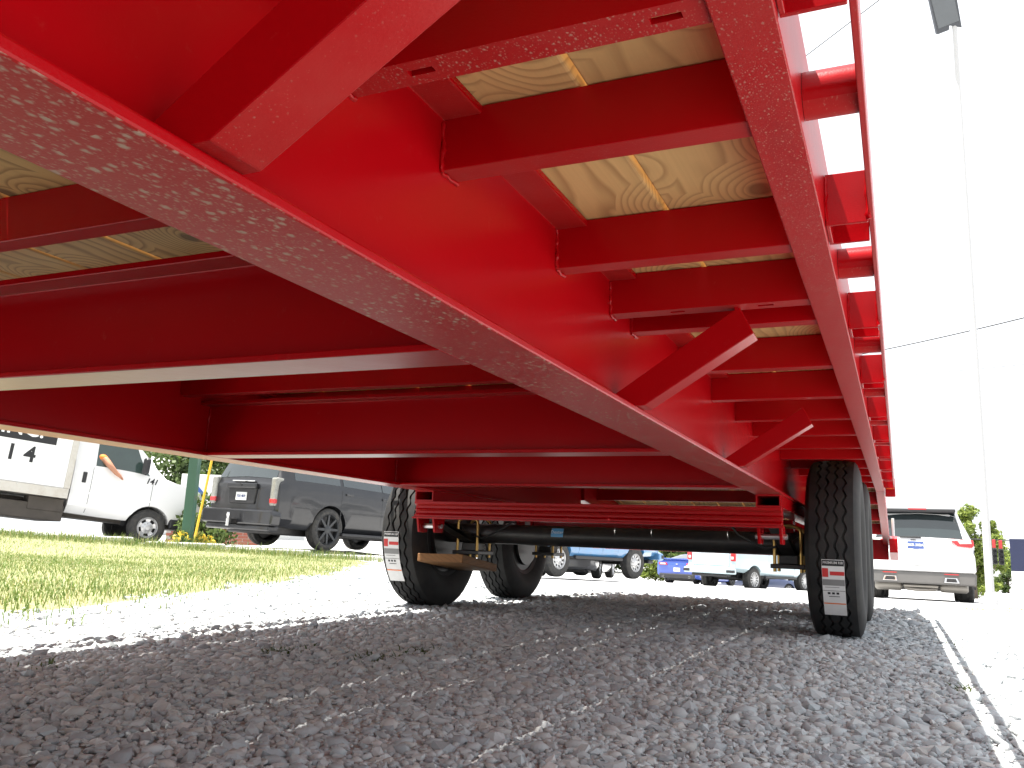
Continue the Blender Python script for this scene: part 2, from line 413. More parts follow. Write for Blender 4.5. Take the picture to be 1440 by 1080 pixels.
ax = np.stack([rng.uniform(.75, 1.25, N), rng.uniform(.55, .95, N), rng.uniform(.36, .66, N)], -1)*(P[:, 2]*.62*big)[:, None]
jit = 1+rng.uniform(-.28, .28, (N, 12, 1))
Vv = ICO_V[None]*jit+rng.uniform(-.12, .12, (N, 12, 3)); Vv = Vv*ax[:, None, :]
def rotm(a, b, c):
    ca, sa, cb, sb, cc, sc_ = np.cos(a), np.sin(a), np.cos(b), np.sin(b), np.cos(c), np.sin(c); o = np.zeros((len(a), 3, 3))
    o[:, 0, 0] = cc*cb; o[:, 0, 1] = cc*sb*sa-sc_*ca; o[:, 0, 2] = cc*sb*ca+sc_*sa
    o[:, 1, 0] = sc_*cb; o[:, 1, 1] = sc_*sb*sa+cc*ca; o[:, 1, 2] = sc_*sb*ca-cc*sa
    o[:, 2, 0] = -sb; o[:, 2, 1] = cb*sa; o[:, 2, 2] = cb*ca; return o
Rr = rotm(rng.normal(0, .25, N), rng.normal(0, .25, N), rng.uniform(0, 6.28, N))
Vv = np.einsum('nij,nkj->nki', Rr, Vv)
lump = .008*np.abs(np.sin(P[:, 0]*2.1+1)*np.sin(P[:, 1]*1.7)+.6*np.sin(P[:, 0]*5.3)*np.sin(P[:, 1]*4.1+2))
Vv += np.stack([P[:, 0], P[:, 1], gz(P[:, 0], P[:, 1])+ax[:, 2]*.05+lump*.5], -1)[:, None, :]
F = (ICO_F[None]+(np.arange(N)*12)[:, None, None]).reshape(-1, 3)
go = bulk('gravel', Vv.reshape(-1, 3), F, STONE, 'stuff', True)
at = go.data.attributes.get('sharp_face') or go.data.attributes.new('sharp_face', 'BOOLEAN', 'FACE')
at.data.foreach_set('value', np.repeat(rng.random(N) < .6, 20))
tag(go, 'loose grey crushed limestone gravel spread under the red trailer', 'gravel')

def blades(name, X, Y, hgt, wid, mat, label, cat, lean=.5, kind='stuff', group=None):
    n_ = len(X); a = rng.uniform(0, 6.28, n_); h = hgt*rng.lognormal(0, .35, n_); w = wid*rng.uniform(.6, 1.4, n_)
    le = h*rng.uniform(.1, 1., n_)*lean; b = a+rng.normal(0, .7, n_)+1.57
    z = gz(X, Y)+(.012 if 'lawn' in name or 'tall' in name else -.005)
    dx, dy = np.cos(a)*w/2, np.sin(a)*w/2; ex, ey = np.cos(b), np.sin(b)
    V = np.zeros((n_, 5, 3))
    V[:, 0] = np.stack([X-dx, Y-dy, z], -1); V[:, 1] = np.stack([X+dx, Y+dy, z], -1)
    V[:, 2] = np.stack([X+dx*.8+ex*le*.35, Y+dy*.8+ey*le*.35, z+h*.6], -1); V[:, 3] = np.stack([X-dx*.8+ex*le*.35, Y-dy*.8+ey*le*.35, z+h*.6], -1)
    V[:, 4] = np.stack([X+ex*le, Y+ey*le, z+h*rng.uniform(.75, 1., n_)], -1)
    T = np.array([(0, 1, 2), (0, 2, 3), (3, 2, 4)]); F = (T[None]+(np.arange(n_)*5)[:, None, None]).reshape(-1, 3)
    return tag(bulk(name, V.reshape(-1, 3), F, mat, kind), label, cat, group)
gxs, gys = [], []
for (y0, y1, s) in ((.4, 3.6, .018), (3.6, 6.5, .023), (6.5, 12.4, .032)):
    X, Y = spread(-16, -1.9, y0, y1, s)
    ed = np.array([lawn_edge(q) for q in Y]); fx = FARX(Y)
    dens = .5+.5*np.sin(X*2.3+np.sin(Y*1.9)*1.4)*np.sin(Y*2.7+1.3*np.sin(X*1.1)); d2 = ed-X
    pr = np.clip(d2/.9, 0, 1)**.8*(.45+.55*dens)+np.where(d2 < .5, .12*dens, 0)
    k = (d2 > -.35+.3*rng.random(X.size)) & (X > fx) & (rng.random(X.size) < np.maximum(pr, .03*(d2 > -.3))) & seen(X, Y, 40)
    gxs.append(X[k]); gys.append(Y[k])
X = np.concatenate(gxs); Y = np.concatenate(gys)
blades('lawn_grass', X, Y, .032, .0046, GRASS, 'sunlit short green lawn grass left of the gravel', 'grass', .95)
# taller seed-heads along the far kerb
n_ = 9000; Y = rng.uniform(4, 12.3, n_); X = FARX(Y)+rng.uniform(-.1, 1.3, n_)**1.0
blades('tall_grass', X, Y, .105, .006, GRASS, 'taller uncut grass stalks along the pale kerb behind the lawn', 'grass', .6)
# dry thin grass to the right of the trailer
X, Y = spread(.35, 5., 1.5, 16, .036)
cl = np.sin(X*3.1+1.2*np.sin(Y*.9))*np.sin(Y*1.15+X*.8+.7); pr = np.clip((cl-.1)*1.3, 0, 1)*np.clip((X-.35)*1.5, .2, 1)+np.where((Y > 8.2) & (X > .6), .4*(.5+.5*cl), 0)
k = (rng.random(X.size) < pr) & seen(X, Y, 40)
X, Y = X[k], Y[k]
for (px, py, c) in ((1400, 862, 260), (1425, 878, 260), (1440, 902, 220), (1372, 925, 90), (1412, 985, 120), (1438, 955, 160), (1365, 876, 120), (1350, 968, 60), (1415, 930, 120)):
    r_ = ray(px, py); g = r_*(-CAM_H/r_[2]); X = np.append(X, rng.normal(g[0], .05*g[1]*.5, c)); Y = np.append(Y, rng.normal(g[1], .09*g[1]*.5, c))
keep = (X > .5) | (Y > 9); X, Y = X[keep], Y[keep]
blades('dry_verge_grass', X, Y, .014, .006, DRYGRASS, 'thin dry yellow grass on the sunlit ground right of the trailer', 'grass', 1.6)
# weeds in the gravel
wx, wy = [], []
for (px, py, r, c) in ((395, 918, .05, 200), (535, 928, .07, 420), (592, 919, .045, 180), (50, 940, .06, 40), (1000, 858, .5, 500), (900, 845, .5, 260), (1160, 850, .35, 150), (1255, 857, .2, 200), (1305, 852, .12, 120), (1310, 895, .03, 40), (1336, 905, .05, 90), (1352, 972, .03, 60)):
    r_ = ray(px, py); g = r_*(-CAM_H/r_[2])
    if px == 1305 or py < 862: g = g
    wx.append(rng.normal(g[0], r*.5, c)); wy.append(rng.normal(g[1], r, c))
blades('gravel_weeds', np.concatenate(wx), np.concatenate(wy), .016, .005, WEED, 'small weeds and moss tufts growing through the gravel', 'weeds', 1.2)

# ------------------------------------------------------------------ the trailer
ZO = CAM_H
T = thing('flatbed_trailer', 'bright red flatbed trailer with wood deck seen from underneath its frame', 'trailer')
XC = -1.242
def zb(*a): return [q+ZO for q in a]
Y0, Y1 = -7.0, 5.62                       # straight part of the frame
ZB, ZT = .578, .828                       # main beams, bottom and top
# main I beams
def ibeam_y(mb, xc, w, z0, z1, tf, tw, y0, y1):
    mb.prism([(xc-w/2, z0), (xc+w/2, z0), (xc+w/2, z0+tf), (xc+tw/2, z0+tf), (xc+tw/2, z1-tf), (xc+w/2, z1-tf), (xc+w/2, z1), (xc-w/2, z1), (xc-w/2, z1-tf), (xc-tw/2, z1-tf), (xc-tw/2, z0+tf), (xc-w/2, z0+tf)], 'y', y0, y1)
BX = (-.465, -2.02)
for xb in BX:
    mb = MB(); ibeam_y(mb, xb, .11, ZB, ZT, .011, .012, Y0, Y1+.05)
    o = mb.build('main_beam', [RED, RED_DUSTY], T, bevel=.0025)
    for p_ in o.data.polygons: p_.material_index = int(xb > XC and p_.normal.z < -.5 and p_.center.z < ZB+.005)
# sloping beams of the dovetail
DZ = (.41-.118)/1.8
def dove(y): return (y-Y1)*-DZ
for xb in BX:
    mb = MB()
    for (a, b) in ((ZB+.09, ZT),):
        y2 = 7.42
        mb.prism([(Y1+.05, a), (Y1+.05, b), (y2, b+dove(y2)), (y2, a+dove(y2)+.06)], 'x', xb-.03, xb+.03)
    mb.build('dovetail_beam', RED, T, bevel=.003)
# small channel crossmembers, web in front, flanges to the rear
ZC = .755
def channel_x(mb, x0, x1, y, z0, z1, d=.034, t=.006):
    mb.prism([(y, z0), (y+d, z0), (y+d, z0+t), (y+t, z0+t), (y+t, z1-t), (y+d, z1-t), (y+d, z1), (y, z1)], 'x', x0, x1)
XR_IN, XR_OUT = -.118, -.070               # right side rail, inner and outer face
XL_IN, XL_OUT = 2*XC-XR_IN, 2*XC-XR_OUT
CY = [-6.6, -6., -5.4, -4.8, -4.2, -3.6, -3., -2.35, -1.96, -1.57, -1.18, -.79, -.395, 0, .395, .79, 1.152, 1.555, 1.95, 2.34, 2.725, 3.09, 3.47, 3.86, 4.25, 4.64, 5.03, 5.42]
segs = ((XL_IN, BX[1]-.0065), (BX[1]+.0065, BX[0]-.0065), (BX[0]+.0065, XR_IN))
base = []
for (a, b) in segs:
    mb = MB(); channel_x(mb, a, b, 0, ZC, ZT-.001); o = mb.build('crossmember', RED, T, bevel=.0012); o.location.y = CY[0]; base.append(o)
for y in CY[1:]:
    for o in base: inst(o, 'crossmember', T, (0, y, 0))
# two slotted crossmembers outside the right beam
for y, sl in ((.583, (-.375, -.152)), (1.42, (-.34, -.19))):
    mb = MB(); x0, x1 = BX[0]+.0065, XR_IN; t = .006; d = .036
    mb.box(x0, x1, y, y+t, ZC, ZT-.001); mb.box(x0, x1, y+t, y+d, ZT-.007, ZT-.001)
    mb.box(x0, x1, y+t, y+.013, ZC, ZC+t); mb.box(x0, x1, y+.022, y+d, ZC, ZC+t)
    e = [x0]+[q for s_ in sl for q in (s_-.013, s_+.013)]+[x1]
    for i in range(0, len(e), 2): mb.box(e[i], e[i+1], y+.013, y+.022, ZC, ZC+t)
    mb.build('slotted_crossmember', RED_FLECK, T)
# deep I crossmembers between the main beams
for y in (-5., -3.8, -2.6, -1.4, -.23, .965, 2.085, 3.23):
    mb = MB(); w = .09; z0, z1, tf, tw = ZB+.001, .757, .010, .008
    mb.prism([(y-w/2, z0), (y+w/2, z0), (y+w/2, z0+tf), (y+tw/2, z0+tf), (y+tw/2, z1-tf-.006), (y+w/2, z1-tf-.006), (y+w/2, z1-.004), (y-w/2, z1-.004), (y-w/2, z1-tf-.006), (y-tw/2, z1-tf-.006), (y-tw/2, z0+tf), (y-w/2, z0+tf)], 'x', BX[1]+.007, BX[0]-.0565)
    mb.build('deep_crossmember', RED, T, bevel=.0018)
# diagonal braces from the beams to the crossmembers
for y in (-1.73, -.67, .385, 1.435, 2.50):
    for sd in (1, -1):
        q = [(-.4585, .2495), (-.397, .2495), (-.21, .367), (-.233, .4142), (-.236, .4142), (-.4585, .267)]
        mb = MB(); mb.prism([(x if sd > 0 else 2*XC-x, z+ZO) for x, z in q], 'y', y, y+.05)
        mb.build('brace', RED, T, bevel=.0025)
# side rails and rub rails
for s_ in (1, -1):
    xo, xi = (XR_OUT, XR_IN) if s_ > 0 else (XL_OUT, XL_IN)
    mb = MB(); z0, z1 = .7495, .868
    mb.prism([(xo, z0), (xi, z0), (xi, z0+.007), (xo-s_*.007, z0+.007), (xo-s_*.007, z1), (xo, z1)], 'y', Y0, Y1)
    mb.build('side_rail', RED_FLECK, T, bevel=.0015)
    mb = MB(); y2 = 7.42; pr = [(xo, z0), (xi, z0), (xi, z0+.09), (xo, z0+.09)]
    mb.add([(x, Y1+.004, z) for x, z in pr]+[(x, y2, z+dove(y2)) for x, z in pr], [(0, 1, 2, 3), (7, 6, 5, 4)]+[(i, i+4, (i+1) % 4+4, (i+1) % 4) for i in range(4)])
    mb.build('dovetail_rail', RED, T, bevel=.002)
    xr = -.0125 if s_ > 0 else 2*XC+.0125
    mb = MB(); mb.box(min(xr, xr-s_*.0065), max(xr, xr-s_*.0065), Y0, Y1+.22, .766, .828); mb.build('rub_rail', RED, T, bevel=.001)
# stake pockets and pipe spools between the rails
pk = MB(); t = .005; xa, xb_ = XR_OUT+.0005, -.0195
pk.box(xa, xb_, 0, t, .7565, .826); pk.box(xa, xb_, .075-t, .075, .7565, .826); pk.box(xa, xa+t, t, .075-t, .7565, .826)
pko = pk.build('stake_pocket', RED, T, bevel=.001); pko.location.y = .02
sp = MB(); n = 14; cz = .795
sp.lathe([(xa, .024), (xb_, .024), (xb_, .019), (xa, .019)], n, 'x', (0, 0, cz), True)
spo = sp.build('pipe_spool', RED, T, smooth=40); spo.location.y = .295
yk = [-6.46+.54*i for i in range(23)]
for i, y in enumerate(yk):
    if abs(y-.02) > .01: inst(pko, 'stake_pocket', T, (0, y, 0))
    if abs(y+.275-.295) > .01: inst(spo, 'pipe_spool', T, (0, y+.275, 0))
    inst(pko, 'stake_pocket', T, (2*XC, y+.075, 0), (0, 0, math.pi)); inst(spo, 'pipe_spool', T, (2*XC, y+.275, 0), (0, 0, math.pi))
# welds: uneven beads where crossmembers and pockets meet their neighbours
def bead(p, q, r=.0035, n=14):
    p, q = Vector(p), Vector(q)
    return MB().tube([p.lerp(q, i/n)+Vector((random.uniform(-1, 1), random.uniform(-1, 1), random.uniform(-1, 1)))*r*.35 for i in range(n+1)], [r*random.uniform(.6, 1.25) for _ in range(n+1)], 6)
for y in (.583, .79, 1.152, 1.42, 1.555, 1.95):
    bead((BX[0]+.0075, y-.001, ZC-.002), (BX[0]+.0075, y-.001, ZT-.014)).build('weld_bead', RED, T, smooth=60)
    bead((BX[0]+.0075, y, ZC-.002), (BX[0]+.0075, y+.036, ZC-.002), .003, 7).build('weld_bead', RED, T, smooth=60)
for y in yk[11:17]:
    bead((xb_+.0005, y-.001, .76), (xb_+.0005, y-.001, .822), .003, 10).build('weld_bead', RED, T, smooth=60)
    bead((xa+.001, y-.001, .76), (xa+.001, y-.001, .822), .0025, 10).build('weld_bead', RED, T, smooth=60)
for y in (.385, 1.435, 2.50):
    bead((BX[0]+.0075, y-.001, .592), (BX[0]+.0075, y-.001, .608), .003, 6).build('weld_bead', RED, T, smooth=60)
    bead((-.238, y-.001, ZC-.002), (-.238, y+.05, ZC-.002), .003, 8).build('weld_bead', RED, T, smooth=60)
for y in (.965, 2.085, 3.23):
    bead((BX[1]+.009, y-.005, ZB+.012), (BX[1]+.009, y-.005, ZC-.02), .0035, 16).build('weld_bead', RED, T, smooth=60)
# deck planks
PW = .1764; PITCH = .185
PW = .1777
pl = MB(); pl.box(-PW/2, PW/2, Y0, Y1-.004, ZT+.0005, ZT+.0385); plank = None
X = -.291+PITCH/2; i = 0
while X > XL_IN-.02:
    x = X+(random.uniform(-.0032, .0032) if i > 1 else 0); i += 1
    if plank is None: plank = pl.build('plank', WOOD, T, bevel=.003); plank.location.x = x
    else: inst(plank, 'plank', T, (x, 0, 0))
    X -= PITCH
pl2 = MB(); pl2.box(-PW/2, PW/2, 0, 1.83, 0, .038); plank2 = None; X = -.291+PITCH/2
while X > XL_IN-.02:
    if plank2 is None: plank2 = pl2.build('plank', WOOD, T, bevel=.003); o = plank2; o.location = (X, Y1+.006, ZT+.004); o.rotation_euler = (-math.atan(DZ), 0, 0)
    else: inst(plank2, 'plank', T, (X, Y1+.006, ZT+.004), (-math.atan(DZ), 0, 0))
    X -= PITCH
for y in (5.95, 6.45, 6.95):
    mb = MB(); z = ZT+dove(y); mb.box(XL_IN, XR_IN, y, y+.04, z-.085, z-.006); mb.build('dovetail_crossmember', RED, T, bevel=.002)
mb = MB(); mb.box(2*XC+.08, -.08, 7.425, 7.51, .345, .50); mb.build('tail_bar', RED, T, bevel=.006)
for s_ in (0, 1):                          # tail brackets with lamps, ramp stops
    M = Matrix.Translation((2*XC, 0, 0)) @ Matrix.Diagonal((-1, 1, 1, 1)) if s_ else None
    mb = MB(); mb.prism([(7.0, .40), (7.3, .345), (7.62, .36), (7.62, .50), (7.45, .53), (7.0, .50)], 'x', -.069, -.012, M); mb.build('tail_bracket', RED, T, bevel=.004)
    mb = MB(); mb.box(-.066, -.01, 5.66, 5.72, .72, .83, M); mb.build('corner_pocket', RED, T, bevel=.004)
    mb = MB(); mb.box(-.05, -.03, 7.22, 7.24, .52, .66, M); mb.build('ramp_pin', STEEL, T, bevel=.004)
lampm = simple('amber_lens', (.6, .12, .02), .2, coat=1)
mb = MB(); mb.lathe([(-.0695, .02), (-.062, .018), (-.058, .01)], 14, 'x', (0, 3.62, .80)); mb.build('marker_lamp', PLASTIC, T, smooth=40)
mb = MB(); mb.box(-.064, -.012, 5.655, 5.659, .765, .815); mb.build('marker_lamp', lampm, T)
# wiring and brake line clipped along the left side of the right beam
mb = MB(); mb.tube([(-.53, y, ZB+.02+.01*math.sin(y*3)) for y in np.linspace(Y0, 5.5, 40)], .005, 6); mb.build('brake_wire', PLASTIC, T, smooth=60)

# running gear
AX = (4.2, 5.3); WR = .392; AZ = WR
for xb in BX:
    sd = 1 if xb > XC else -1
    mb = MB(); x0, x1, z0, z1, t = xb-.048, xb+.048, .528, ZB-.0005, .006   # spacer tube, open at its ends
    y0, y1 = 3.5, 6.35
    mb.box(x0, x1, y0, y1, z0, z0+t); mb.box(x0, x1, y0, y1, z1-t, z1); mb.box(x0, x0+t, y0, y1, z0+t, z1-t); mb.box(x1-t, x1, y0, y1, z0+t, z1-t)
    mb.build('spacer_tube', RED, T)
    for y in (3.52, 4.69, 5.95):
        zt = .4535 if y == 3.52 else .5275
        for xx in (xb-.048, xb+.036):
            mb = MB(); mb.prism([(y, zt), (y+.11, zt), (y+.09, .385), (y+.02, .385)], 'x', xx, xx+.012)
            mb.build('hanger_plate', RED, T, bevel=.002)
        mb = MB(); mb.tube([(xb-.062, y+.055, .415), (xb+.062, y+.055, .415)], .011, 10); mb.build('hanger_bolt', STEEL, T, smooth=40)
    for ya in AX:
        xs_ = xb; xb = xb if xb > XC else xb-.08
        mb = MB()
        for k in range(4):
            L = .50-.09*k; pts = [(ya+u*L, .425-.012*k-.045*(1-u*u)*1.0+.045) for u in np.linspace(-1, 1, 13)]
            top = [(y, z-.03*(1-((y-ya)/.5)**2)) for y, z in pts]
            mb.prism([(y, z) for y, z in top]+[(y, z-.0115) for y, z in reversed(top)], 'x', xb-.03, xb+.03)
        lf = mb.build('leaf_spring', BLACK, T)
        for k, (yy) in enumerate((ya-.075, ya+.075)):
            mb = MB(); r = .058
            mb.tube([(xb-r, yy, .27), (xb-r, yy, .45)]+[(xb-r*math.cos(a), yy, .45+r*.5*math.sin(a)) for a in np.linspace(.3, math.pi-.3, 6)]+[(xb+r, yy, .45), (xb+r, yy, .27)], .008, 8)
            mb.build('u_bolt', ZINC, T, smooth=50)
        mb = MB(); mb.box(xb-.075, xb+.075, ya-.1, ya+.1, .285, .305); mb.box(xb-.04, xb+.04, ya-.06, ya+.06, .3055, .345)
        mb.build('spring_plate', BLACK, T, bevel=.003); xb = xs_
# cross channel that ties the front hangers together
mb = MB(); y = 3.5; z0, z1 = .455, .5275
mb.prism([(y, z0), (y+.05, z0), (y+.05, z1), (y, z1), (y, z1-.012), (y+.016, z1-.02), (y+.016, z1-.032), (y+.005, z1-.038), (y+.016, z0+.028), (y+.016, z0+.018), (y, z0+.01)], 'x', BX[1]-.05, BX[0]+.05)
mb.build('hanger_crossmember', RED, T, bevel=.0015)
mb = MB(); mb.box(BX[1]-.055, BX[0]+.055, 3.492, 3.56, .4475, .4545); mb.build('hanger_crossmember_lip', RED, T)
mb = MB(); mb.box(BX[1]+.05, BX[0]-.05, 4.72, 4.80, .46, .5275); mb.build('hanger_crossmember', RED, T, bevel=.002)
mb = MB(); mb.box(BX[1]+.05, BX[0]-.05, 5.98, 6.06, .46, .5275); mb.build('hanger_crossmember', RED, T, bevel=.002)
for ya in AX:
    for sg_, xw in ((1, -.40), (-1, -2.16)):
        mb = MB(); mb.tube([(xw-sg_*.35, ya-.03, .50), (xw-sg_*.28, ya-.09, .43), (xw-sg_*.16, ya-.10, .37), (xw-sg_*.05, ya-.08, .40), (xw, ya-.06, .44)], .0055, 6); mb.build('brake_wire', PLASTIC, T, smooth=60)
WX = (-.258, -2.35)
for ya in AX:
    mb = MB(); mb.tube([(WX[1]+.1, ya, AZ+.005), (WX[0]-.1, ya, AZ+.005)], .052, 20); mb.build('axle', BLACK, T, smooth=40)
# maker's sticker on the front axle tube
def on_axle(co): a = co.y/.0535; return Vector((-1.6+co.x, 4.2-.0537*math.cos(a+.35), AZ+.005+.0537*math.sin(a+.35)))
mb = MB(); nx_ = 2
for j in range(9):
    v = -.024+.048*j/8
    for u in (-.033, .033): mb.v.append(tuple(on_axle(Vector((u, v, 0)))))
for j in range(8): mb.f.append((2*j, 2*j+1, 2*j+3, 2*j+2))
stk = mb.build('axle_sticker', simple('blue_sticker', (.10, .33, .62), .5), T)
def on_axle2(co): p = on_axle(co); return p+Vector((0, -.0012, .0004))
text('print', 'Dexter', .023, PRINTW, stk, None, .0004, fn=on_axle2)

# tyres with zig-zag ribs
def trailer_tyre():
    R, hw, tw = WR, .113, .088
    gro = [-.052, -.018, .018, .052]; gw = .0045; gd = .011
    N_ = 264; per = 33
    prof = [(-.062, .225), (-.095, .232), (-hw+.004, .265), (-hw, .305), (-hw+.006, .345), (-tw-.006, .376), (-tw, .386, 0)]
    left = [(-.062, .222), (-.09, .228), (-hw+.006, .262), (-hw, .300), (-hw+.004, .335), (-tw-.010, .371), (-tw, .384)]
    mid = []
    for g in gro: mid += [(g-gw-.001, 0, 1), (g-gw+.001, gd, 1), (g+gw-.001, gd, 1), (g+gw+.001, 0, 1)]
    mb = MB(); rows = []
    for i in range(N_):
        a = 2*math.pi*i/N_; ph = (i*per/N_) % 1; zz = .0085*(abs(2*((ph) % 1)-1)*2-1)
        zz = max(-.0062, min(.0062, zz))
        row = [(x, r) for x, r in left]
        for q, (x, d, w) in enumerate(mid):
            xx = x+zz*(1 if (q//4) % 2 == 0 else -1)
            row.append((xx, R-.006*(xx/tw)**2-d))
        row += [(-x, r) for x, r in reversed(left)]
        rows.append([(x, r*math.cos(a), r*math.sin(a)) for x, r in row])
    m_ = len(rows[0])
    mb.v = [p for r in rows for p in r]
    for i in range(N_):
        j2 = (i+1) % N_
        for j in range(m_-1): mb.f.append((i*m_+j, i*m_+j+1, j2*m_+j+1, j2*m_+j))
        mb.f.append((i*m_+m_-1, i*m_, j2*m_, j2*m_+m_-1))
    # sipe blocks across the ribs
    return mb
tyre_mesh = trailer_tyre().mesh('trailer_tyre', 32); tyre_mesh.materials.append(RUBBER)
def rim_mesh():
    mb = MB(); mb.lathe([(-.075, .224), (-.085, .232), (-.09, .228), (-.08, .205), (-.03, .195), (.02, .19), (.03, .15), (.05, .12), (.045, .07), (.07, .065), (.09, .06), (.092, 0)], 32, 'x')
    mb.lathe([(.085, .232), (.09, .228), (.07, .21), (.02, .195), (.015, .19), (.01, .21), (.075, .224)], 32, 'x', closed=True)
    for k in range(8):
        a = k*math.pi/4; mb.tube([(.05, .10*math.cos(a), .10*math.sin(a)), (.068, .10*math.cos(a), .10*math.sin(a))], .011, 6)
    return mb.mesh('rim', 35)
rim_me = rim_mesh(); rim_me.materials.append(simple('dark_rim', (.05, .05, .052), .45, .4))
drum = MB().lathe([(-.10, .17), (-.03, .172), (-.03, .185), (-.022, .185), (-.02, .10), (.0, .06)], 28, 'x').mesh('drum', 35); drum.materials.append(BLACK)
def strip_on(R, x0, x1, a0, a1, n):
    mb = MB()
    for j in range(n+1):
        a = a0+(a1-a0)*j/n
        for x in (x0, x1): mb.v.append((x, -R*math.cos(a), R*math.sin(a)))
    for j in range(n): mb.f.append((2*j, 2*j+1, 2*j+3, 2*j+2))
    return mb
REDP = simple('red_print', (.5, .03, .03), .6); GREYP = simple('grey_print', (.2, .2, .2), .6); ORP = simple('orange_print', (.7, .16, .03), .6)
for wi, (wx_, ya) in enumerate([(x, y) for y in AX for x in WX]):
    ang = random.uniform(0, 6)
    w = bpy.data.objects.new('wheel', tyre_mesh); COL.objects.link(w); w.parent = T; w.location = (wx_, ya, AZ+gzf(wx_, ya)*.6)
    fl = math.pi if wx_ < XC else 0
    o = bpy.data.objects.new('rim', rim_me); COL.objects.link(o); o.parent = w; o.rotation_euler = (0, 0, fl)
    o = bpy.data.objects.new('brake_drum', drum); COL.objects.link(o); o.parent = w; o.rotation_euler = (0, 0, fl)
    if ya == AX[0]:
        R_ = WR+.0015; a0, a1 = (-.14, -.80) if wx_ > XC else (-.01, -.70); xo_ = .004 if wx_ > XC else -.028
        hw = .044
        stick = strip_on(R_, xo_-hw, xo_+hw, a0, a1, 12).build('tread_label', simple('label_paper', (.62, .62, .62), .55, var=.1, nscale=40), w)
        def on_t(co, R__=WR+.0032, xo_=xo_, a0=a0): a = a0-co.y/WR; return Vector((xo_+co.x, -R__*math.cos(a), R__*math.sin(a)))
        L = (a0-a1)
        for (u0, u1, f0, f1, mm) in ((-1, 1, 0, .1, LETTER), (-1, -.45, .13, .28, REDP), (-.3, 1, .18, .25, REDP), (-1, 1, .31, .42, GREYP), (-.8, .5, .44, .455, LETTER), (-1, 1, .50, .515, LETTER), (-.6, -.35, .53, .575, LETTER), (-.2, .05, .53, .575, LETTER), (.2, .45, .53, .575, LETTER), (-.5, .5, .60, .62, LETTER), (-1, 1, .73, .76, ORP)):
            strip_on(WR+.0024, xo_+hw*u0*.97, xo_+hw*u1*.97, a0-L*(f0+.008), a0-L*f1, 3).build('print', mm, stick)
        text('print', 'PREMIUM RIB', .0135, PRINTW, stick, None, .0003, fn=lambda co, on_t=on_t, L=L: on_t(Vector((co.x, .05*L*WR-co.y, 0))))
# board wedged under the left front spring
A_ = [Vector((-2.20, 3.78, .285)), Vector((-1.955, 3.80, .288)), Vector((-2.03, 4.36, .235)), Vector((-2.27, 4.34, .232))]
nrm = (A_[1]-A_[0]).cross(A_[3]-A_[0]).normalized()*-.04
mb = MB(); mb.add(A_+[p+nrm for p in A_], [(0, 1, 2, 3), (7, 6, 5, 4)]+[(i, (i+1) % 4, (i+1) % 4+4, i+4) for i in range(4)])
o = mb.build('wedged_board', BLOCKW, T, bevel=.004); o['label'] = 'short brown board wedged under the left spring plates'
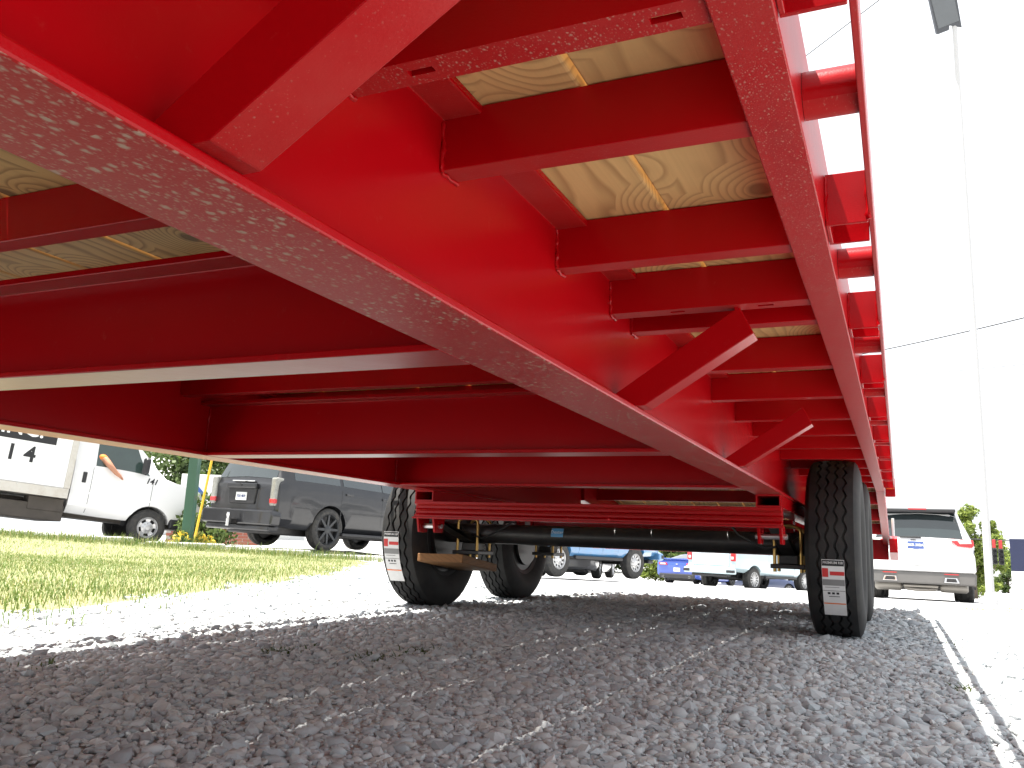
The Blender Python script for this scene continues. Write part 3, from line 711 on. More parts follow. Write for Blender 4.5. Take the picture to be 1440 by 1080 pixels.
#VEHICLES
# ------------------------------------------------------------------ vehicles: local +Y forward, X right, ground at 0
class Loft:
    """body from cross sections: (y, z bottom, w bottom, z widest, w widest, z belt, w belt, z roof, w roof)"""
    def __init__(s, st, sub=3):
        P = np.array(st, float); n = len(P); out = []
        for i in range(n-1):
            p0, p1, p2, p3 = P[max(i-1, 0)], P[i], P[i+1], P[min(i+2, n-1)]
            for k in range(sub):
                t = k/sub; c = p1+(p2-p1)*t
                cm = .5*((2*p1)+(-p0+p2)*t+(2*p0-5*p1+4*p2-p3)*t*t+(-p0+3*p1-3*p2+p3)*t**3)
                q = .55*c+.45*cm; q[0] = c[0]; out.append(q)
        out.append(P[-1]); s.P = np.array(out); s.sub = sub
    def half(s, q):
        y, zb_, wb, zm, wm, zs, ws, zr, wr = q
        e = min(1, max(0, (zr-zs)/.3))
        return [(0, y, zb_), (wb, y, zb_), (wm*.985, y, zb_+(zm-zb_)*.35), (wm, y, zm), (wm*.6+ws*.4, y, zm+(zs-zm)*.7), (ws, y, zs), (wr+.02*e, y, zr-.05*e-.004), (wr-.14, y, zr), (0, y, zr+.025)]
    def pt(s, u, v):
        u *= s.sub; i = int(min(max(math.floor(u), 0), len(s.P)-2)); t = u-i
        h = s.half(s.P[i]*(1-t)+s.P[i+1]*t); j = int(min(max(math.floor(v), 0), 7)); w = v-j
        return Vector(h[j]).lerp(Vector(h[j+1]), w)
    def mesh_mb(s):
        mb = MB(); rows = []
        for q in s.P:
            h = s.half(q); rows.append(h+[(-x, y, z) for x, y, z in reversed(h[1:-1])])
        m_ = len(rows[0]); mb.v = [p for r in rows for p in r]
        for i in range(len(rows)-1):
            for j in range(m_): mb.f.append((i*m_+j, i*m_+(j+1) % m_, (i+1)*m_+(j+1) % m_, (i+1)*m_+j))
        mb.f.append(tuple(range(m_-1, -1, -1))); mb.f.append(tuple((len(rows)-1)*m_+j for j in range(m_)))
        return mb
    def patch(s, corners, off=.006, nu=6, nv=4, side=1):
        """panel lying on the body: corners (u, v) x 4, lifted off by off, with a rim so that it has thickness"""
        c = [Vector((a, b, 0)) for a, b in corners]; g = {}
        for i in range(nu+1):
            for j in range(nv+1):
                q = c[0].lerp(c[1], i/nu).lerp(c[3].lerp(c[2], i/nu), j/nv); p = s.pt(q.x, q.y)
                a = s.pt(q.x+.05, q.y)-s.pt(q.x-.05, q.y); b = s.pt(q.x, q.y+.05)-s.pt(q.x, q.y-.05)
                nn = a.cross(b).normalized()
                if nn.dot(Vector((p.x, 0, .4*(p.z-.9)))) < 0: nn = -nn
                g[i, j] = p, nn
        mb = MB(); k = {}
        for lay, o in ((0, off), (1, -.012)):
            for ij, (p, nn) in g.items():
                q = p+nn*o; k[lay, ij] = len(mb.v); mb.v.append((q.x*side, q.y, q.z))
        for lay in (0, 1):
            for i in range(nu):
                for j in range(nv): mb.f.append((k[lay, (i, j)], k[lay, (i+1, j)], k[lay, (i+1, j+1)], k[lay, (i, j+1)]))
        rim = [(i, 0) for i in range(nu)]+[(nu, j) for j in range(nv)]+[(i, nv) for i in range(nu, 0, -1)]+[(0, j) for j in range(nv, 0, -1)]
        for a, b in zip(rim, rim[1:]+rim[:1]): mb.f.append((k[0, a], k[0, b], k[1, b], k[1, a]))
        return mb
def cut_arches(mb, wheels, R, hw):
    """body mesh with open wheel arches"""
    tmp = []; me = mb.mesh('b'); o = bpy.data.objects.new('b', me); COL.objects.link(o); tmp.append(o)
    for (x, y, z) in wheels:
        c = MB(); sg = 1 if x > 0 else -1
        c.lathe([(sg*(hw-.42), R), (sg*(hw+.3), R)], 28, 'x', (0, y, z)); co = bpy.data.objects.new('c', c.mesh('c')); COL.objects.link(co); tmp.append(co)
        bo = o.modifiers.new('cut', 'BOOLEAN'); bo.object = co; bo.operation = 'DIFFERENCE'; bo.solver = 'EXACT'
    dg = bpy.context.evaluated_depsgraph_get(); dg.update()
    res = bpy.data.meshes.new_from_object(o.evaluated_get(dg))
    for t_ in tmp: bpy.data.objects.remove(t_)
    res.shade_smooth(); res.set_sharp_from_angle(angle=rad(38)); res.materials.clear()
    return res
WHEELS = {}
def wheel_meshes(R, rim, wd, style, dark):
    key = (R, rim, wd, style, dark)
    if key in WHEELS: return WHEELS[key]
    h = wd/2
    ty = MB().lathe([(-h+.02, rim*.98), (-h+.005, rim*1.06), (-h, (rim+R)/2), (-h+.012, R-.035), (-h+.04, R-.004), (-.03, R), (-.026, R-.008), (-.016, R-.008), (-.012, R), (.012, R), (.016, R-.008), (.026, R-.008), (.03, R), (h-.04, R-.004), (h-.012, R-.035), (h, (rim+R)/2), (h-.005, rim*1.06), (h-.02, rim*.98)], 40, 'x', closed=True).mesh('tyre', 40)
    ty.materials.append(RUBBER_DUSTY)
    mb = MB(); mb.lathe([(-h+.03, rim*.97), (h-.02, rim*1.0), (h-.012, rim*.97), (h-.03, rim*.92), (h-.05, rim*.9), (-h+.05, rim*.9)], 36, 'x', closed=True)
    if style[0] == 'spokes':
        for k in range(style[1]):
            a = 2*math.pi*k/style[1]; M = Matrix.Rotation(a, 4, 'X')
            wdt = style[2]
            mb.add([M @ Vector(p) for p in [(h-.035, -wdt, rim*.18), (h-.035, wdt, rim*.18), (h-.022, wdt*.75, rim*.95), (h-.022, -wdt*.75, rim*.95), (h-.075, -wdt, rim*.18), (h-.075, wdt, rim*.18), (h-.06, wdt*.75, rim*.95), (h-.06, -wdt*.75, rim*.95)]], [(0, 1, 2, 3), (7, 6, 5, 4), (0, 4, 5, 1), (1, 5, 6, 2), (2, 6, 7, 3), (3, 7, 4, 0)])
        mb.lathe([(h-.09, rim*.27), (h-.03, rim*.26), (h-.02, rim*.2), (h-.018, 0)], 24, 'x')
    else:                                    # steel wheel with oval holes
        nh = style[1]
        mb.lathe([(h-.07, rim*.95), (h-.045, rim*.88), (h-.035, rim*.80)], 36, 'x', cap=False)
        for k in range(nh*4):
            if k % 4 >= 2 and style[2]: continue
            a0, a1 = 2*math.pi*k/(nh*4), 2*math.pi*(k+1)/(nh*4)
            q = [(h-.035, rim*.81, a0), (h-.035, rim*.81, a1), (h-.05, rim*.55, a1), (h-.05, rim*.55, a0)]
            mb.add([(x, r*math.cos(a), r*math.sin(a)) for x, r, a in q]+[(x-.02, r*math.cos(a), r*math.sin(a)) for x, r, a in q], [(0, 1, 2, 3), (7, 6, 5, 4), (0, 4, 5, 1), (2, 6, 7, 3), (1, 5, 6, 2), (3, 7, 4, 0)])
        mb.lathe([(h-.07, rim*.56), (h-.045, rim*.56), (h-.03, rim*.4), (h-.005, rim*.26), (h+.004, rim*.22), (h+.006, 0)], 28, 'x')
        for k in range(8):
            a = k*math.pi/4; mb.tube([(h-.05, rim*.42*math.cos(a), rim*.42*math.sin(a)), (h-.008, rim*.42*math.cos(a), rim*.42*math.sin(a))], .014, 6)
    bk = MB().lathe([(h-.13, rim*.93), (h-.128, 0)], 28, 'x').mesh('backing', 40); bk.materials.append(BLACK)
    rm = mb.mesh('rim', 35); rm.materials.append(simple('rim_black', (.035, .037, .04), .35, .3) if dark else simple('rim_silver', (.55, .55, .55), .33, .55))
    WHEELS[key] = (ty, rm, bk); return WHEELS[key]
def add_wheels(root, ps, spec):
    ty, rm, bk = wheel_meshes(*spec)
    for (x, y, z) in ps:
        w = bpy.data.objects.new('wheel', ty); COL.objects.link(w); w.parent = root; w.location = (x, y, z); w.rotation_euler = (0, 0, 0 if x > 0 else math.pi)
        for nm, me in (('rim', rm), ('brake_backing', bk)):
            o = bpy.data.objects.new(nm, me); COL.objects.link(o); o.parent = w
def body_part(root, lf, wheels, R, hw, mat, name='body'):
    o = bpy.data.objects.new(name, cut_arches(lf.mesh_mb(), wheels, R, hw)); return finish(o, name, mat, root)
def bx(root, name, mat, x0, x1, y0, y1, z0, z1, bev=.01, M=None, par=None):
    return MB().box(x0, x1, y0, y1, z0, z1, M).build(name, mat, par or root, bevel=bev)
def well(root, ps, R, hw):                   # dark liners inside the arches
    for (x, y, z) in ps:
        sg = 1 if x > 0 else -1
        MB().prism([(y+math.cos(a)*(R+.004), z+math.sin(a)*(R+.004)) for a in np.linspace(0, math.pi, 15)], 'x', sg*(hw-.43), sg*(hw-.40)).build('wheel_liner', PLASTIC, root)
def underside(root, y0, y1, hw, z0, z1):
    bx(root, 'chassis', BLACK, -hw, hw, y0, y1, z0, z1, .03)
TMAT = [None]
def place(root, local, px, py, d, heading, pitch=0, roll=0):
    """turn the thing to heading (degrees right of +Y) and put its local point at that depth along the pixel's ray"""
    E_ = Euler((rad(pitch), rad(roll), -rad(heading)), 'XYZ'); root.rotation_euler = E_
    root.location = at_depth(px, py, d)-(E_.to_matrix() @ Vector(local))
def plate(root, loc, txt, bgm, fgm, rot=(math.pi/2, 0, 0), w=.305, h=.152):
    M = Matrix.Translation(loc) @ Euler(rot).to_matrix().to_4x4()
    o = MB().box(-w/2, w/2, -h/2, h/2, -.006, .004, M).build('licence_plate', bgm, root, bevel=.004)
    text('print', txt, h*.44, fgm, o, M @ Matrix.Translation((0, 0, .0055)), .002)
    return o
WPLATE = simple('plate_white', (.7, .71, .7), .4, var=.03); BPLATE = simple('plate_blue', (.06, .1, .28), .4, var=.1); INK = simple('plate_ink', (.05, .07, .2), .5)
REDL = simple('red_lens', (.45, .012, .015), .15, coat=1, var=.2, nscale=30); CLEARL = simple('clear_lens', (.62, .62, .58), .12, .2, 1, var=.35, nscale=40)
CHROME = simple('chrome', (.75, .75, .75), .12, 1.0, var=.05)

# ---- black sport utility vehicle on the lot behind the lawn
SUV_ST = [(-2.62, .47, .72, .70, .90, 1.12, .87, 1.15, .84), (-2.57, .42, .80, .76, .97, 1.18, .95, 1.25, .84), (-2.36, .40, .84, .80, 1.0, 1.2, .985, 1.76, .72), (-2.2, .38, .86, .80, 1.0, 1.2, .99, 1.87, .71),
          (-1.1, .34, .87, .80, 1.0, 1.2, .99, 1.91, .72), (.2, .34, .87, .80, 1.0, 1.18, .99, 1.90, .71), (.72, .34, .87, .8, 1.0, 1.17, .99, 1.84, .69), (1.5, .36, .87, .78, 1.0, 1.15, .98, 1.19, .85), (2.25, .38, .84, .75, .98, 1.06, .94, 1.10, .75), (2.52, .4, .78, .7, .92, .95, .85, .98, .62), (2.6, .46, .66, .66, .82, .84, .74, .86, .5)]
def suv(label, bodymat, trim, rimdark, R, rim, style, group=None, ra=-1.5):
    t = thing('parked_suv', label, 'suv', group=group); lf = Loft(SUV_ST)
    ws = [(s_*.855, y, R) for y in (ra, 1.5) for s_ in (1, -1)]
    body_part(t, lf, ws, R+.055, 1.0, bodymat); well(t, ws, R+.055, 1.0); add_wheels(t, ws, (R, rim, .27, style, rimdark))
    underside(t, -2.4, 2.4, .62, .24, .46)
    for s_ in (1, -1):
        for c in (((2.75, 5.12), (4.05, 5.12), (4.05, 5.86), (2.95, 5.86)), ((4.12, 5.12), (5.0, 5.12), (5.0, 5.86), (4.12, 5.86)), ((5.06, 5.12), (6.35, 5.12), (5.75, 5.86), (5.06, 5.86))):
            lf.patch(c, .006, 5, 2, s_).build('side_window', GLASS, t, smooth=40)
        for u in (4.08, 5.03):                # shut lines and handles of the doors
            lf.patch(((u, 2.1), (u+.012, 2.1), (u+.012, 5), (u, 5)), .002, 1, 8, s_).build('door_seam', PLASTIC, t)
            p = lf.pt(u+.16, 4.4); bx(t, 'door_handle', bodymat, s_*p.x-.02, s_*p.x+.028, p.y-.1, p.y+.1, p.z-.02, p.z+.02)
        lf.patch(((1.05, 6.25), (2.45, 6.3), (2.45, 8), (1.05, 8)), .008, 5, 3, s_).build('rear_window', GLASS, t, smooth=40)
        lf.patch(((6.25, 6.35), (6.9, 6.35), (6.9, 8), (6.25, 8)), .008, 5, 3, s_).build('windscreen', GLASS, t, smooth=40)
        bx(t, 'running_board', trim, s_*.98-.09, s_*.98+.09, -.95, .95, .30, .36, .02)
        M = Matrix.Translation((s_*1.06, .95, 1.25)); MB().prism([(-.1, -.08), (.1, -.08), (.12, .04), (.06, .09), (-.1, .09)], 'y', -.06, .05, M).build('mirror', bodymat, t, bevel=.02)
    return t, lf
t, lf = suv('dusty black suv with trailer hitch and black multi-spoke wheels beyond the lawn', paint('black_car_paint', (.009, .0095, .012), ((.05, .047, .042), 4, .18), .45), PLASTIC, True, .41, .30, ('spokes', 8, .028), ra=-1.26)
BC = MATS['black_car_paint']
MB().prism([(-.97, .40), (.97, .40), (1.0, .60), (.96, .68), (-.96, .68), (-1.0, .60)], 'y', -2.74, -2.5).build('rear_bumper', BC, t, bevel=.03)
bx(t, 'bumper_skirt', BC, -.9, .9, -2.7, -2.45, .29, .3995, .03)
MB().prism([(-.36, .78), (.36, .78), (.4, 1.10), (-.4, 1.10)], 'y', -2.655, -2.60).build('plate_recess', PLASTIC, t, bevel=.02)
bx(t, 'garnish', BC, -.42, .42, -2.70, -2.60, 1.07, 1.17, .02)
plate(t, (0, -2.662, .92), '7LR 4K9', WPLATE, INK)
MB().prism([(-.06, 1.145), (0, 1.115), (.06, 1.145), (0, 1.175)], 'y', -2.712, -2.70).build('emblem', PLASTIC, t)
for s_ in (1, -1):
    a, b = sorted((s_*.77, s_*.925))
    bx(t, 'tail_lamp', simple('smoked_lens', (.22, .22, .2), .15, coat=1, var=.5, nscale=30), a, b, -2.65, -2.4, .76, 1.29, .03)
    bx(t, 'tail_lamp_band', REDL, a-.003, b+.003, -2.654, -2.42, .80, .90, .02)
bx(t, 'tailgate_handle', CHROME, -.32, .32, -2.655, -2.60, 1.20, 1.225, .008)
bx(t, 'hitch_receiver', BLACK, -.05, .05, -2.88, -2.6, .40, .49, .008)
MB().lathe([(-.1, .012), (-.03, .03), (0, .042), (.04, .03), (.05, 0)], 14, 'z', (0, -2.9, .56)).build('hitch_ball', CHROME, t, smooth=50)
MB().tube([(0, -2.9, .35), (0, -2.9, .49)], .035, 10).build('hitch_ball_mount', STEEL, t, smooth=50)
place(t, (1.0, -1.26, .41), 463, 745, 16.7, 9, -1, 1.5)
BLACKSUV = t

# ---- white suv at the end of the gravel
t, lf = suv('white suv with dark rear glass and twin exhausts parked behind the trailer', paint('white_car_paint', (.74, .74, .74)), PLASTIC, False, .38, .25, ('spokes', 10, .02))
WC = MATS['white_car_paint']
bx(t, 'roof_spoiler', PLASTIC, -.70, .70, -2.55, -2.1, 1.80, 1.87, .02); bx(t, 'brake_lamp', REDL, -.17, .17, -2.556, -2.5, 1.845, 1.875, .004)
MB().prism([(-.99, .36), (.99, .36), (1.0, .60), (-1.0, .60)], 'y', -2.72, -2.45).build('bumper_cladding', simple('grey_plastic', (.12, .115, .11), .6), t, bevel=.03)
MB().prism([(-1.0, .601), (1.0, .601), (.99, .95), (.9, 1.02), (-.9, 1.02), (-.99, .95)], 'y', -2.74, -2.5).build('rear_bumper', WC, t, bevel=.05)
for s_ in (1, -1):
    MB().prism([(s_*.58, 1.23), (s_*.98, 1.25), (s_*.99, 1.14), (s_*.95, 1.10), (s_*.70, 1.12)], 'y', -2.66, -2.35).build('tail_lamp', REDL, t, bevel=.012)
    MB().prism([(s_*.70, 1.23), (s_*.93, 1.25), (s_*.95, 1.18), (s_*.74, 1.17)], 'y', -2.672, -2.6).build('lamp_lens', CLEARL, t, bevel=.006)
    MB().prism([(s_*.42, .40), (s_*.70, .40), (s_*.66, .50), (s_*.44, .50)], 'y', -2.76, -2.6).build('exhaust_tip', CHROME, t, bevel=.01)
    MB().prism([(s_*.46, .415), (s_*.66, .415), (s_*.63, .485), (s_*.47, .485)], 'y', -2.763, -2.75).build('exhaust_opening', BLACK, t)
    MB().lathe([(-.26, .06), (-.22, .1), (.22, .1), (.26, .06)], 16, 'x', (s_*.6, -2.35, .31)).build('muffler', simple('dull_exhaust', (.3, .28, .25), .5, .4), t, smooth=50)
    bx(t, 'reflector', REDL, s_*.56-.13, s_*.56+.13, -2.728, -2.71, .555, .575, .004)
MB().tube([(-.34, -2.3, .32), (-.25, -2.45, .26), (0, -2.5, .24), (.25, -2.45, .26), (.34, -2.3, .32)], .035, 10).build('exhaust_pipe', MATS['dull_exhaust'], t, smooth=50)
bx(t, 'heat_shield', MATS['dull_exhaust'], -.32, .32, -2.6, -2.2, .29, .345, .03)
plate(t, (-.06, -2.745, 1.12), 'BKR 30BA', BPLATE, PRINTW)
MB().prism([(-.16, 1.21), (-.04, 1.21), (-.06, 1.235), (-.14, 1.235)], 'y', -2.68, -2.61).build('emblem', PLASTIC, t)
bx(t, 'wiper', PLASTIC, -.35, .05, -2.60, -2.57, 1.27, 1.295, .005)
bx(t, 'badge', STEEL, .72, .84, -2.746, -2.738, .80, .825, .003)
bx(t, 'lower_seam', PLASTIC, -.12, .18, -2.747, -2.738, .715, .722, .001)
place(t, (0, -2.7, 0), 1296, 847, 17.0, 1, -1.7)

# ---- pickups
def pickup(label, mat, R, rim, style, sc_=1., dirt=False, flip=False):
    st = [(-2.72, .66, .74, .92, .93, 1.22, .94, 1.25, .90), (-2.68, .62, .80, .92, .96, 1.27, .955, 1.30, .92), (-.80, .52, .86, .90, .97, 1.28, .955, 1.31, .92), (-.74, .52, .86, .90, .97, 1.28, .955, 1.80, .69), (-.1, .5, .87, .90, .97, 1.27, .955, 1.86, .69), (.45, .5, .87, .9, .97, 1.26, .955, 1.82, .67), (1.25, .5, .87, .88, .97, 1.22, .95, 1.26, .82), (2.2, .52, .86, .85, .96, 1.14, .92, 1.18, .75), (2.6, .55, .8, .82, .92, 1.05, .86, 1.07, .65), (2.68, .6, .7, .8, .84, .95, .78, .97, .55)]
    st = [(a*sc_, b*sc_, c*sc_, d*sc_, e*sc_, f_*sc_, g*sc_, h*sc_, i*sc_) for a, b, c, d, e, f_, g, h, i in st]
    t = thing('pickup_truck', label, 'pickup truck'); lf = Loft(st); k = sc_
    ws = [(s_*.83*k, y*k, R) for y in (-1.6, 1.65) for s_ in (1, -1)]
    body_part(t, lf, ws, R+.07, .97*k, mat); well(t, ws, R+.07, .97*k); add_wheels(t, ws, (R, rim, .28, style, False))
    underside(t, -2.45*k, 2.4*k, .5*k, .42*k, .60*k)
    bx(t, 'rear_axle', BLACK, -.75*k, .75*k, -1.66*k, -1.54*k, R-.07, R+.07, .04)
    for s_ in (1, -1):
        for c in (((3.1, 5.15), (4.0, 5.15), (4.0, 5.85), (3.2, 5.85)), ((4.08, 5.15), (5.6, 5.15), (5.1, 5.85), (4.08, 5.85))): lf.patch(c, .006, 4, 2, s_).build('side_window', GLASS, t, smooth=40)
        for u in (2.9, 4.04, 5.55): lf.patch(((u, 1.6), (u+.014, 1.6), (u+.014, 5), (u, 5)), .002, 1, 8, s_).build('door_seam', PLASTIC, t)
        for u in (3.2, 4.3): p = lf.pt(u, 4.5); bx(t, 'door_handle', mat, s_*p.x-.02, s_*p.x+.025, p.y-.1, p.y+.1, p.z-.02, p.z+.02)
        bx(t, 'tail_lamp', REDL, min(s_*.78, s_*.955)*k, max(s_*.78, s_*.955)*k, -2.75*k, -2.5*k, .94*k, 1.25*k, .02)
        bx(t, 'reverse_lamp', CLEARL, min(s_*.80, s_*.90)*k, max(s_*.80, s_*.90)*k, -2.756*k, -2.7*k, 1.0*k, 1.09*k, .01)
        MB().prism([(s_*.55*k, .92*k), (s_*.86*k, .96*k), (s_*.88*k, .80*k), (s_*.6*k, .8*k)], 'y', 2.4*k, 2.69*k).build('head_lamp', CLEARL, t, bevel=.015)
        bx(t, 'sill_trim', PLASTIC, s_*.93*k-.05, s_*.93*k+.05, -.95*k, 1.05*k, .44*k, .52*k, .02)
    bx(t, 'tailgate', mat, -.74*k, .74*k, -2.755*k, -2.69*k, .78*k, 1.27*k, .02)
    MB().prism([(-.98*k, .52*k), (.98*k, .52*k), (.98*k, .68*k), (.80*k, .76*k), (-.80*k, .76*k), (-.98*k, .68*k)], 'y', -2.92*k, -2.70*k).build('rear_bumper', mat, t, bevel=.03)
    for s_ in (1, -1): bx(t, 'bumper_corner', PLASTIC, min(s_*.72, s_*.99)*k, max(s_*.72, s_*.99)*k, -2.93*k, -2.8*k, .56*k, .66*k, .02)
    plate(t, (0, -2.765*k if False else -2.93*k, .64*k), 'R 27', WPLATE, INK)
    bx(t, 'bumper_valance', PLASTIC, -.7*k, .7*k, -2.85*k, -2.6*k, .42*k, .519*k, .03)
    MB().prism([(-.9*k, .5*k), (.9*k, .5*k), (.88*k, .72*k), (-.88*k, .72*k)], 'y', 2.5*k, 2.74*k).build('front_bumper', PLASTIC if not dirt else mat, t, bevel=.03)
    return t
t = pickup('blue pickup with silver slotted wheels and muddy sill seen below the trailer axle', paint('blue_car_paint', (.06, .22, .45), ((.2, .16, .11), 3, .35)), .45, .26, ('holes', 10, True), 1.08, True)
place(t, (.97*1.08*-1, 1.65*1.08, .45), 788, 786, 21.5, 197, 1)
BLUEPK = t
t = pickup('pale silver-blue pickup seen from behind with red tail lamps and white plate', paint('silver_blue_paint', (.42, .53, .57)), .39, .25, ('spokes', 12, .018))
place(t, (.97, -1.6, .39), 1062, 815, 28.5, 24, -1)

# ---- coupes and sedans
CP_ST = [(-2.42, .40, .62, .62, .84, .92, .82, .95, .78), (-2.37, .30, .78, .64, .93, .97, .90, 1.02, .80), (-1.85, .24, .84, .64, .95, 1.0, .90, 1.05, .76), (-1.0, .2, .86, .62, .94, .98, .89, 1.27, .58), (-.3, .2, .86, .62, .94, .96, .89, 1.34, .58), (.2, .2, .86, .62, .94, .95, .89, 1.32, .57), (.95, .2, .86, .62, .95, .94, .89, .99, .76), (1.9, .22, .86, .6, .95, .84, .88, .89, .7), (2.3, .25, .8, .58, .9, .74, .8, .77, .6), (2.4, .32, .66, .56, .8, .64, .7, .66, .5)]
def coupe(name, label, mat, k=1., rimdark=True):
    t = thing(name, label, 'car'); lf = Loft(CP_ST); R = .345
    ws = [(s_*.82, y, R) for y in (-1.4, 1.42) for s_ in (1, -1)]
    body_part(t, lf, ws, R+.045, .95, mat); well(t, ws, R+.045, .95); add_wheels(t, ws, (R, .25, .25, ('spokes', 10, .02), rimdark))
    underside(t, -2.1, 2.1, .6, .15, .28)
    for s_ in (1, -1):
        lf.patch(((2.9, 5.12), (5.6, 5.12), (5.0, 5.86), (3.2, 5.86)), .006, 6, 2, s_).build('side_window', GLASS, t, smooth=40)
        lf.patch(((2.1, 6.3), (3.0, 6.3), (3.0, 8), (2.1, 8)), .008, 4, 3, s_).build('rear_window', GLASS, t, smooth=40)
        lf.patch(((5.1, 6.3), (5.85, 6.3), (5.85, 8), (5.1, 8)), .008, 4, 3, s_).build('windscreen', GLASS, t, smooth=40)
        MB().prism([(s_*.42, .80), (s_*.80, .80), (s_*.84, .90), (s_*.46, .90)], 'y', -2.46, -2.36).build('tail_lamp', REDL, t, bevel=.015)
        MB().prism([(s_*.50, .82), (s_*.74, .82), (s_*.76, .88), (s_*.52, .88)], 'y', -2.468, -2.4).build('lamp_lens', CLEARL, t, bevel=.008)
        MB().lathe([(-.06, .045), (.03, .05), (.03, .04), (-.06, .04)], 12, 'y', (s_*.6, -2.44, .33), True).build('exhaust_tip', CHROME, t, smooth=40)
        MB().prism([(s_*.5, .62), (s_*.78, .66), (s_*.76, .56), (s_*.52, .54)], 'y', 2.2, 2.41).build('head_lamp', CLEARL, t, bevel=.01)
    bx(t, 'rear_diffuser', PLASTIC, -.8, .8, -2.47, -2.3, .26, .45, .03); bx(t, 'spoiler', mat, -.78, .78, -2.45, -2.28, 1.05, 1.085, .012)
    plate(t, (0, -2.435, .62), '4H2 1', WPLATE, INK)
    MB().prism([(-.07, .85), (0, .83), (.07, .85), (0, .87)], 'y', -2.44, -2.40).build('emblem', CHROME, t)
    return t
t = coupe('coupe_car', 'bright blue low coupe seen from behind left of the silver pickup', paint('bright_blue_paint', (.03, .08, .42)))
place(t, (0, -2.4, .3), 952, 812, 36, 12, -1)
t = coupe('sedan_car', 'dark blue car glimpsed underneath the silver pickup', paint('dark_blue_paint', (.03, .045, .11)), 1, False)
place(t, (0, -2.4, 0), 1012, 836, 44, 40, -1)
t = coupe('sedan_car', 'grey car with bright spoked wheels mostly hidden behind the rear left trailer tyre', paint('grey_car_paint', (.2, .2, .21)), 1, False)
place(t, (.9, 1.42, .345), 757, 793, 25, 170, 1)

# ---- white box truck, nose to the right
t = thing('box_truck', 'white box truck with black lettering parked beyond the lawn', 'truck'); BOXT = t
cab_st = [(-1.68, .50, .84, .95, 1.0, 1.48, .98, 2.16, .83), (-.95, .48, .86, .95, 1.0, 1.48, .98, 2.2, .83), (-.45, .48, .86, .95, 1.0, 1.47, .98, 2.14, .82), (.25, .5, .86, .92, 1.0, 1.43, .97, 1.48, .84), (.95, .5, .86, .88, .98, 1.31, .94, 1.36, .8), (1.2, .5, .82, .8, .95, 1.16, .88, 1.2, .7), (1.28, .55, .74, .75, .88, 1.0, .8, 1.04, .6)]
lf = Loft(cab_st); R = .385; ws = [(.84, 0, R), (-.84, 0, R)]; TW = simple('truck_white', (.76, .76, .75), .35, coat=.4, var=.03, nscale=2)
body_part(t, lf, ws, R+.07, 1.0, TW, 'cab'); well(t, ws, R+.07, 1.0)
add_wheels(t, [(.86, 0, R), (-.86, 0, R), (.9, -4.2, R), (-.9, -4.2, R)], (R, .225, .24, ('holes', 5, True), False))
for s_ in (1, -1):
    lf.patch(((.55, 5.06), (2.42, 5.06), (1.95, 5.9), (.55, 5.9)), .005, 6, 3, s_).build('side_window', simple('cab_glass', (.03, .05, .045), .08, coat=.6), t, smooth=40)
    for u in (.5, 2.55): lf.patch(((u, 1.3), (u+.012, 1.3), (u+.012, 5), (u, 5)), .002, 1, 8, s_).build('door_seam', PLASTIC, t)
    bx(t, 'door_handle', PLASTIC, s_*.99-.02, s_*.99+.03, -1.5, -1.42, 1.14, 1.36, .015)
    M = Matrix.Translation((s_*1.12, -.32, 1.66)); MB().prism([(-.1, -.16), (.1, -.16), (.11, .14), (.05, .19), (-.1, .17)], 'y', -.05, .06, M).build('mirror', PLASTIC, t, bevel=.03)
    MB().tube([(s_*.96, -.25, 1.50), (s_*1.06, -.30, 1.56)], .025, 8).build('mirror_arm', PLASTIC, t)
    lf.patch(((2.2, 6.35), (2.95, 6.35), (2.95, 8), (2.2, 8)), .008, 4, 3, s_).build('windscreen', GLASS, t, smooth=40)
    MB().prism([(s_*.55, .9), (s_*.86, .92), (s_*.88, .72), (s_*.55, .72)], 'y', .9, 1.09).build('head_lamp', CLEARL, t, bevel=.015)
    text('lettering', '141', .17, LETTER, t, Matrix(((0, 0, s_, s_*.991), (s_, 0, 0, -.10), (0, 1, 0, 1.36), (0, 0, 0, 1))), .004, shear=.25)
    bx(t, 'wheel_trim', PLASTIC, s_*.93-.06, s_*.93+.055, .45, .95, .42, .62, .03)
bx(t, 'front_bumper', PLASTIC, -.95, .95, .95, 1.16, .42, .66, .03)
ALU = simple('aluminium_skirt', (.55, .53, .48), .45, .5, var=.12, dirt=((.3, .25, .19), 6, .5))
bx(t, 'cargo_box', TW, -1.18, 1.18, -6.2, -1.80, .96, 3.3, .01)
bx(t, 'box_skirt', ALU, -1.2, 1.2, -6.22, -1.75, .76, .958, .01)
for s_ in (1, -1): bx(t, 'corner_post', ALU, min(s_*1.14, s_*1.2), max(s_*1.14, s_*1.2), -1.86, -1.74, .96, 3.3, .01)
FRM = simple('dirty_frame', (.07, .06, .05), .8, var=.4, nscale=5)
bx(t, 'chassis', FRM, -.55, .55, -6.1, .8, .42, .72, .02); bx(t, 'side_step', FRM, -.98, .98, -3.3, -1.72, .30, .62, .02); bx(t, 'battery_box', FRM, .55, 1.0, -2.4, -1.75, .48, .75, .02)
for k in range(7): 
    for s_ in (1, -1): MB().lathe([(0, .012), (.008, .008), (.009, 0)], 8, 'x', (s_*1.2 if s_ > 0 else -1.209, -2.2-.5*k, .93)).build('rivet', STEEL, t)
Ms = Matrix(((0, 0, 1, 1.1815), (1, 0, 0, 0), (0, 1, 0, 0), (0, 0, 0, 1)))
bx(t, 'name_band', LETTER, 1.176, 1.183, -5.6, -2.16, 1.78, 2.22, 0)
text('lettering', 'SERVICES, INC.', .40, PRINTW, t, Ms @ Matrix.Translation((-3.72, 2.00, .003)), .006)
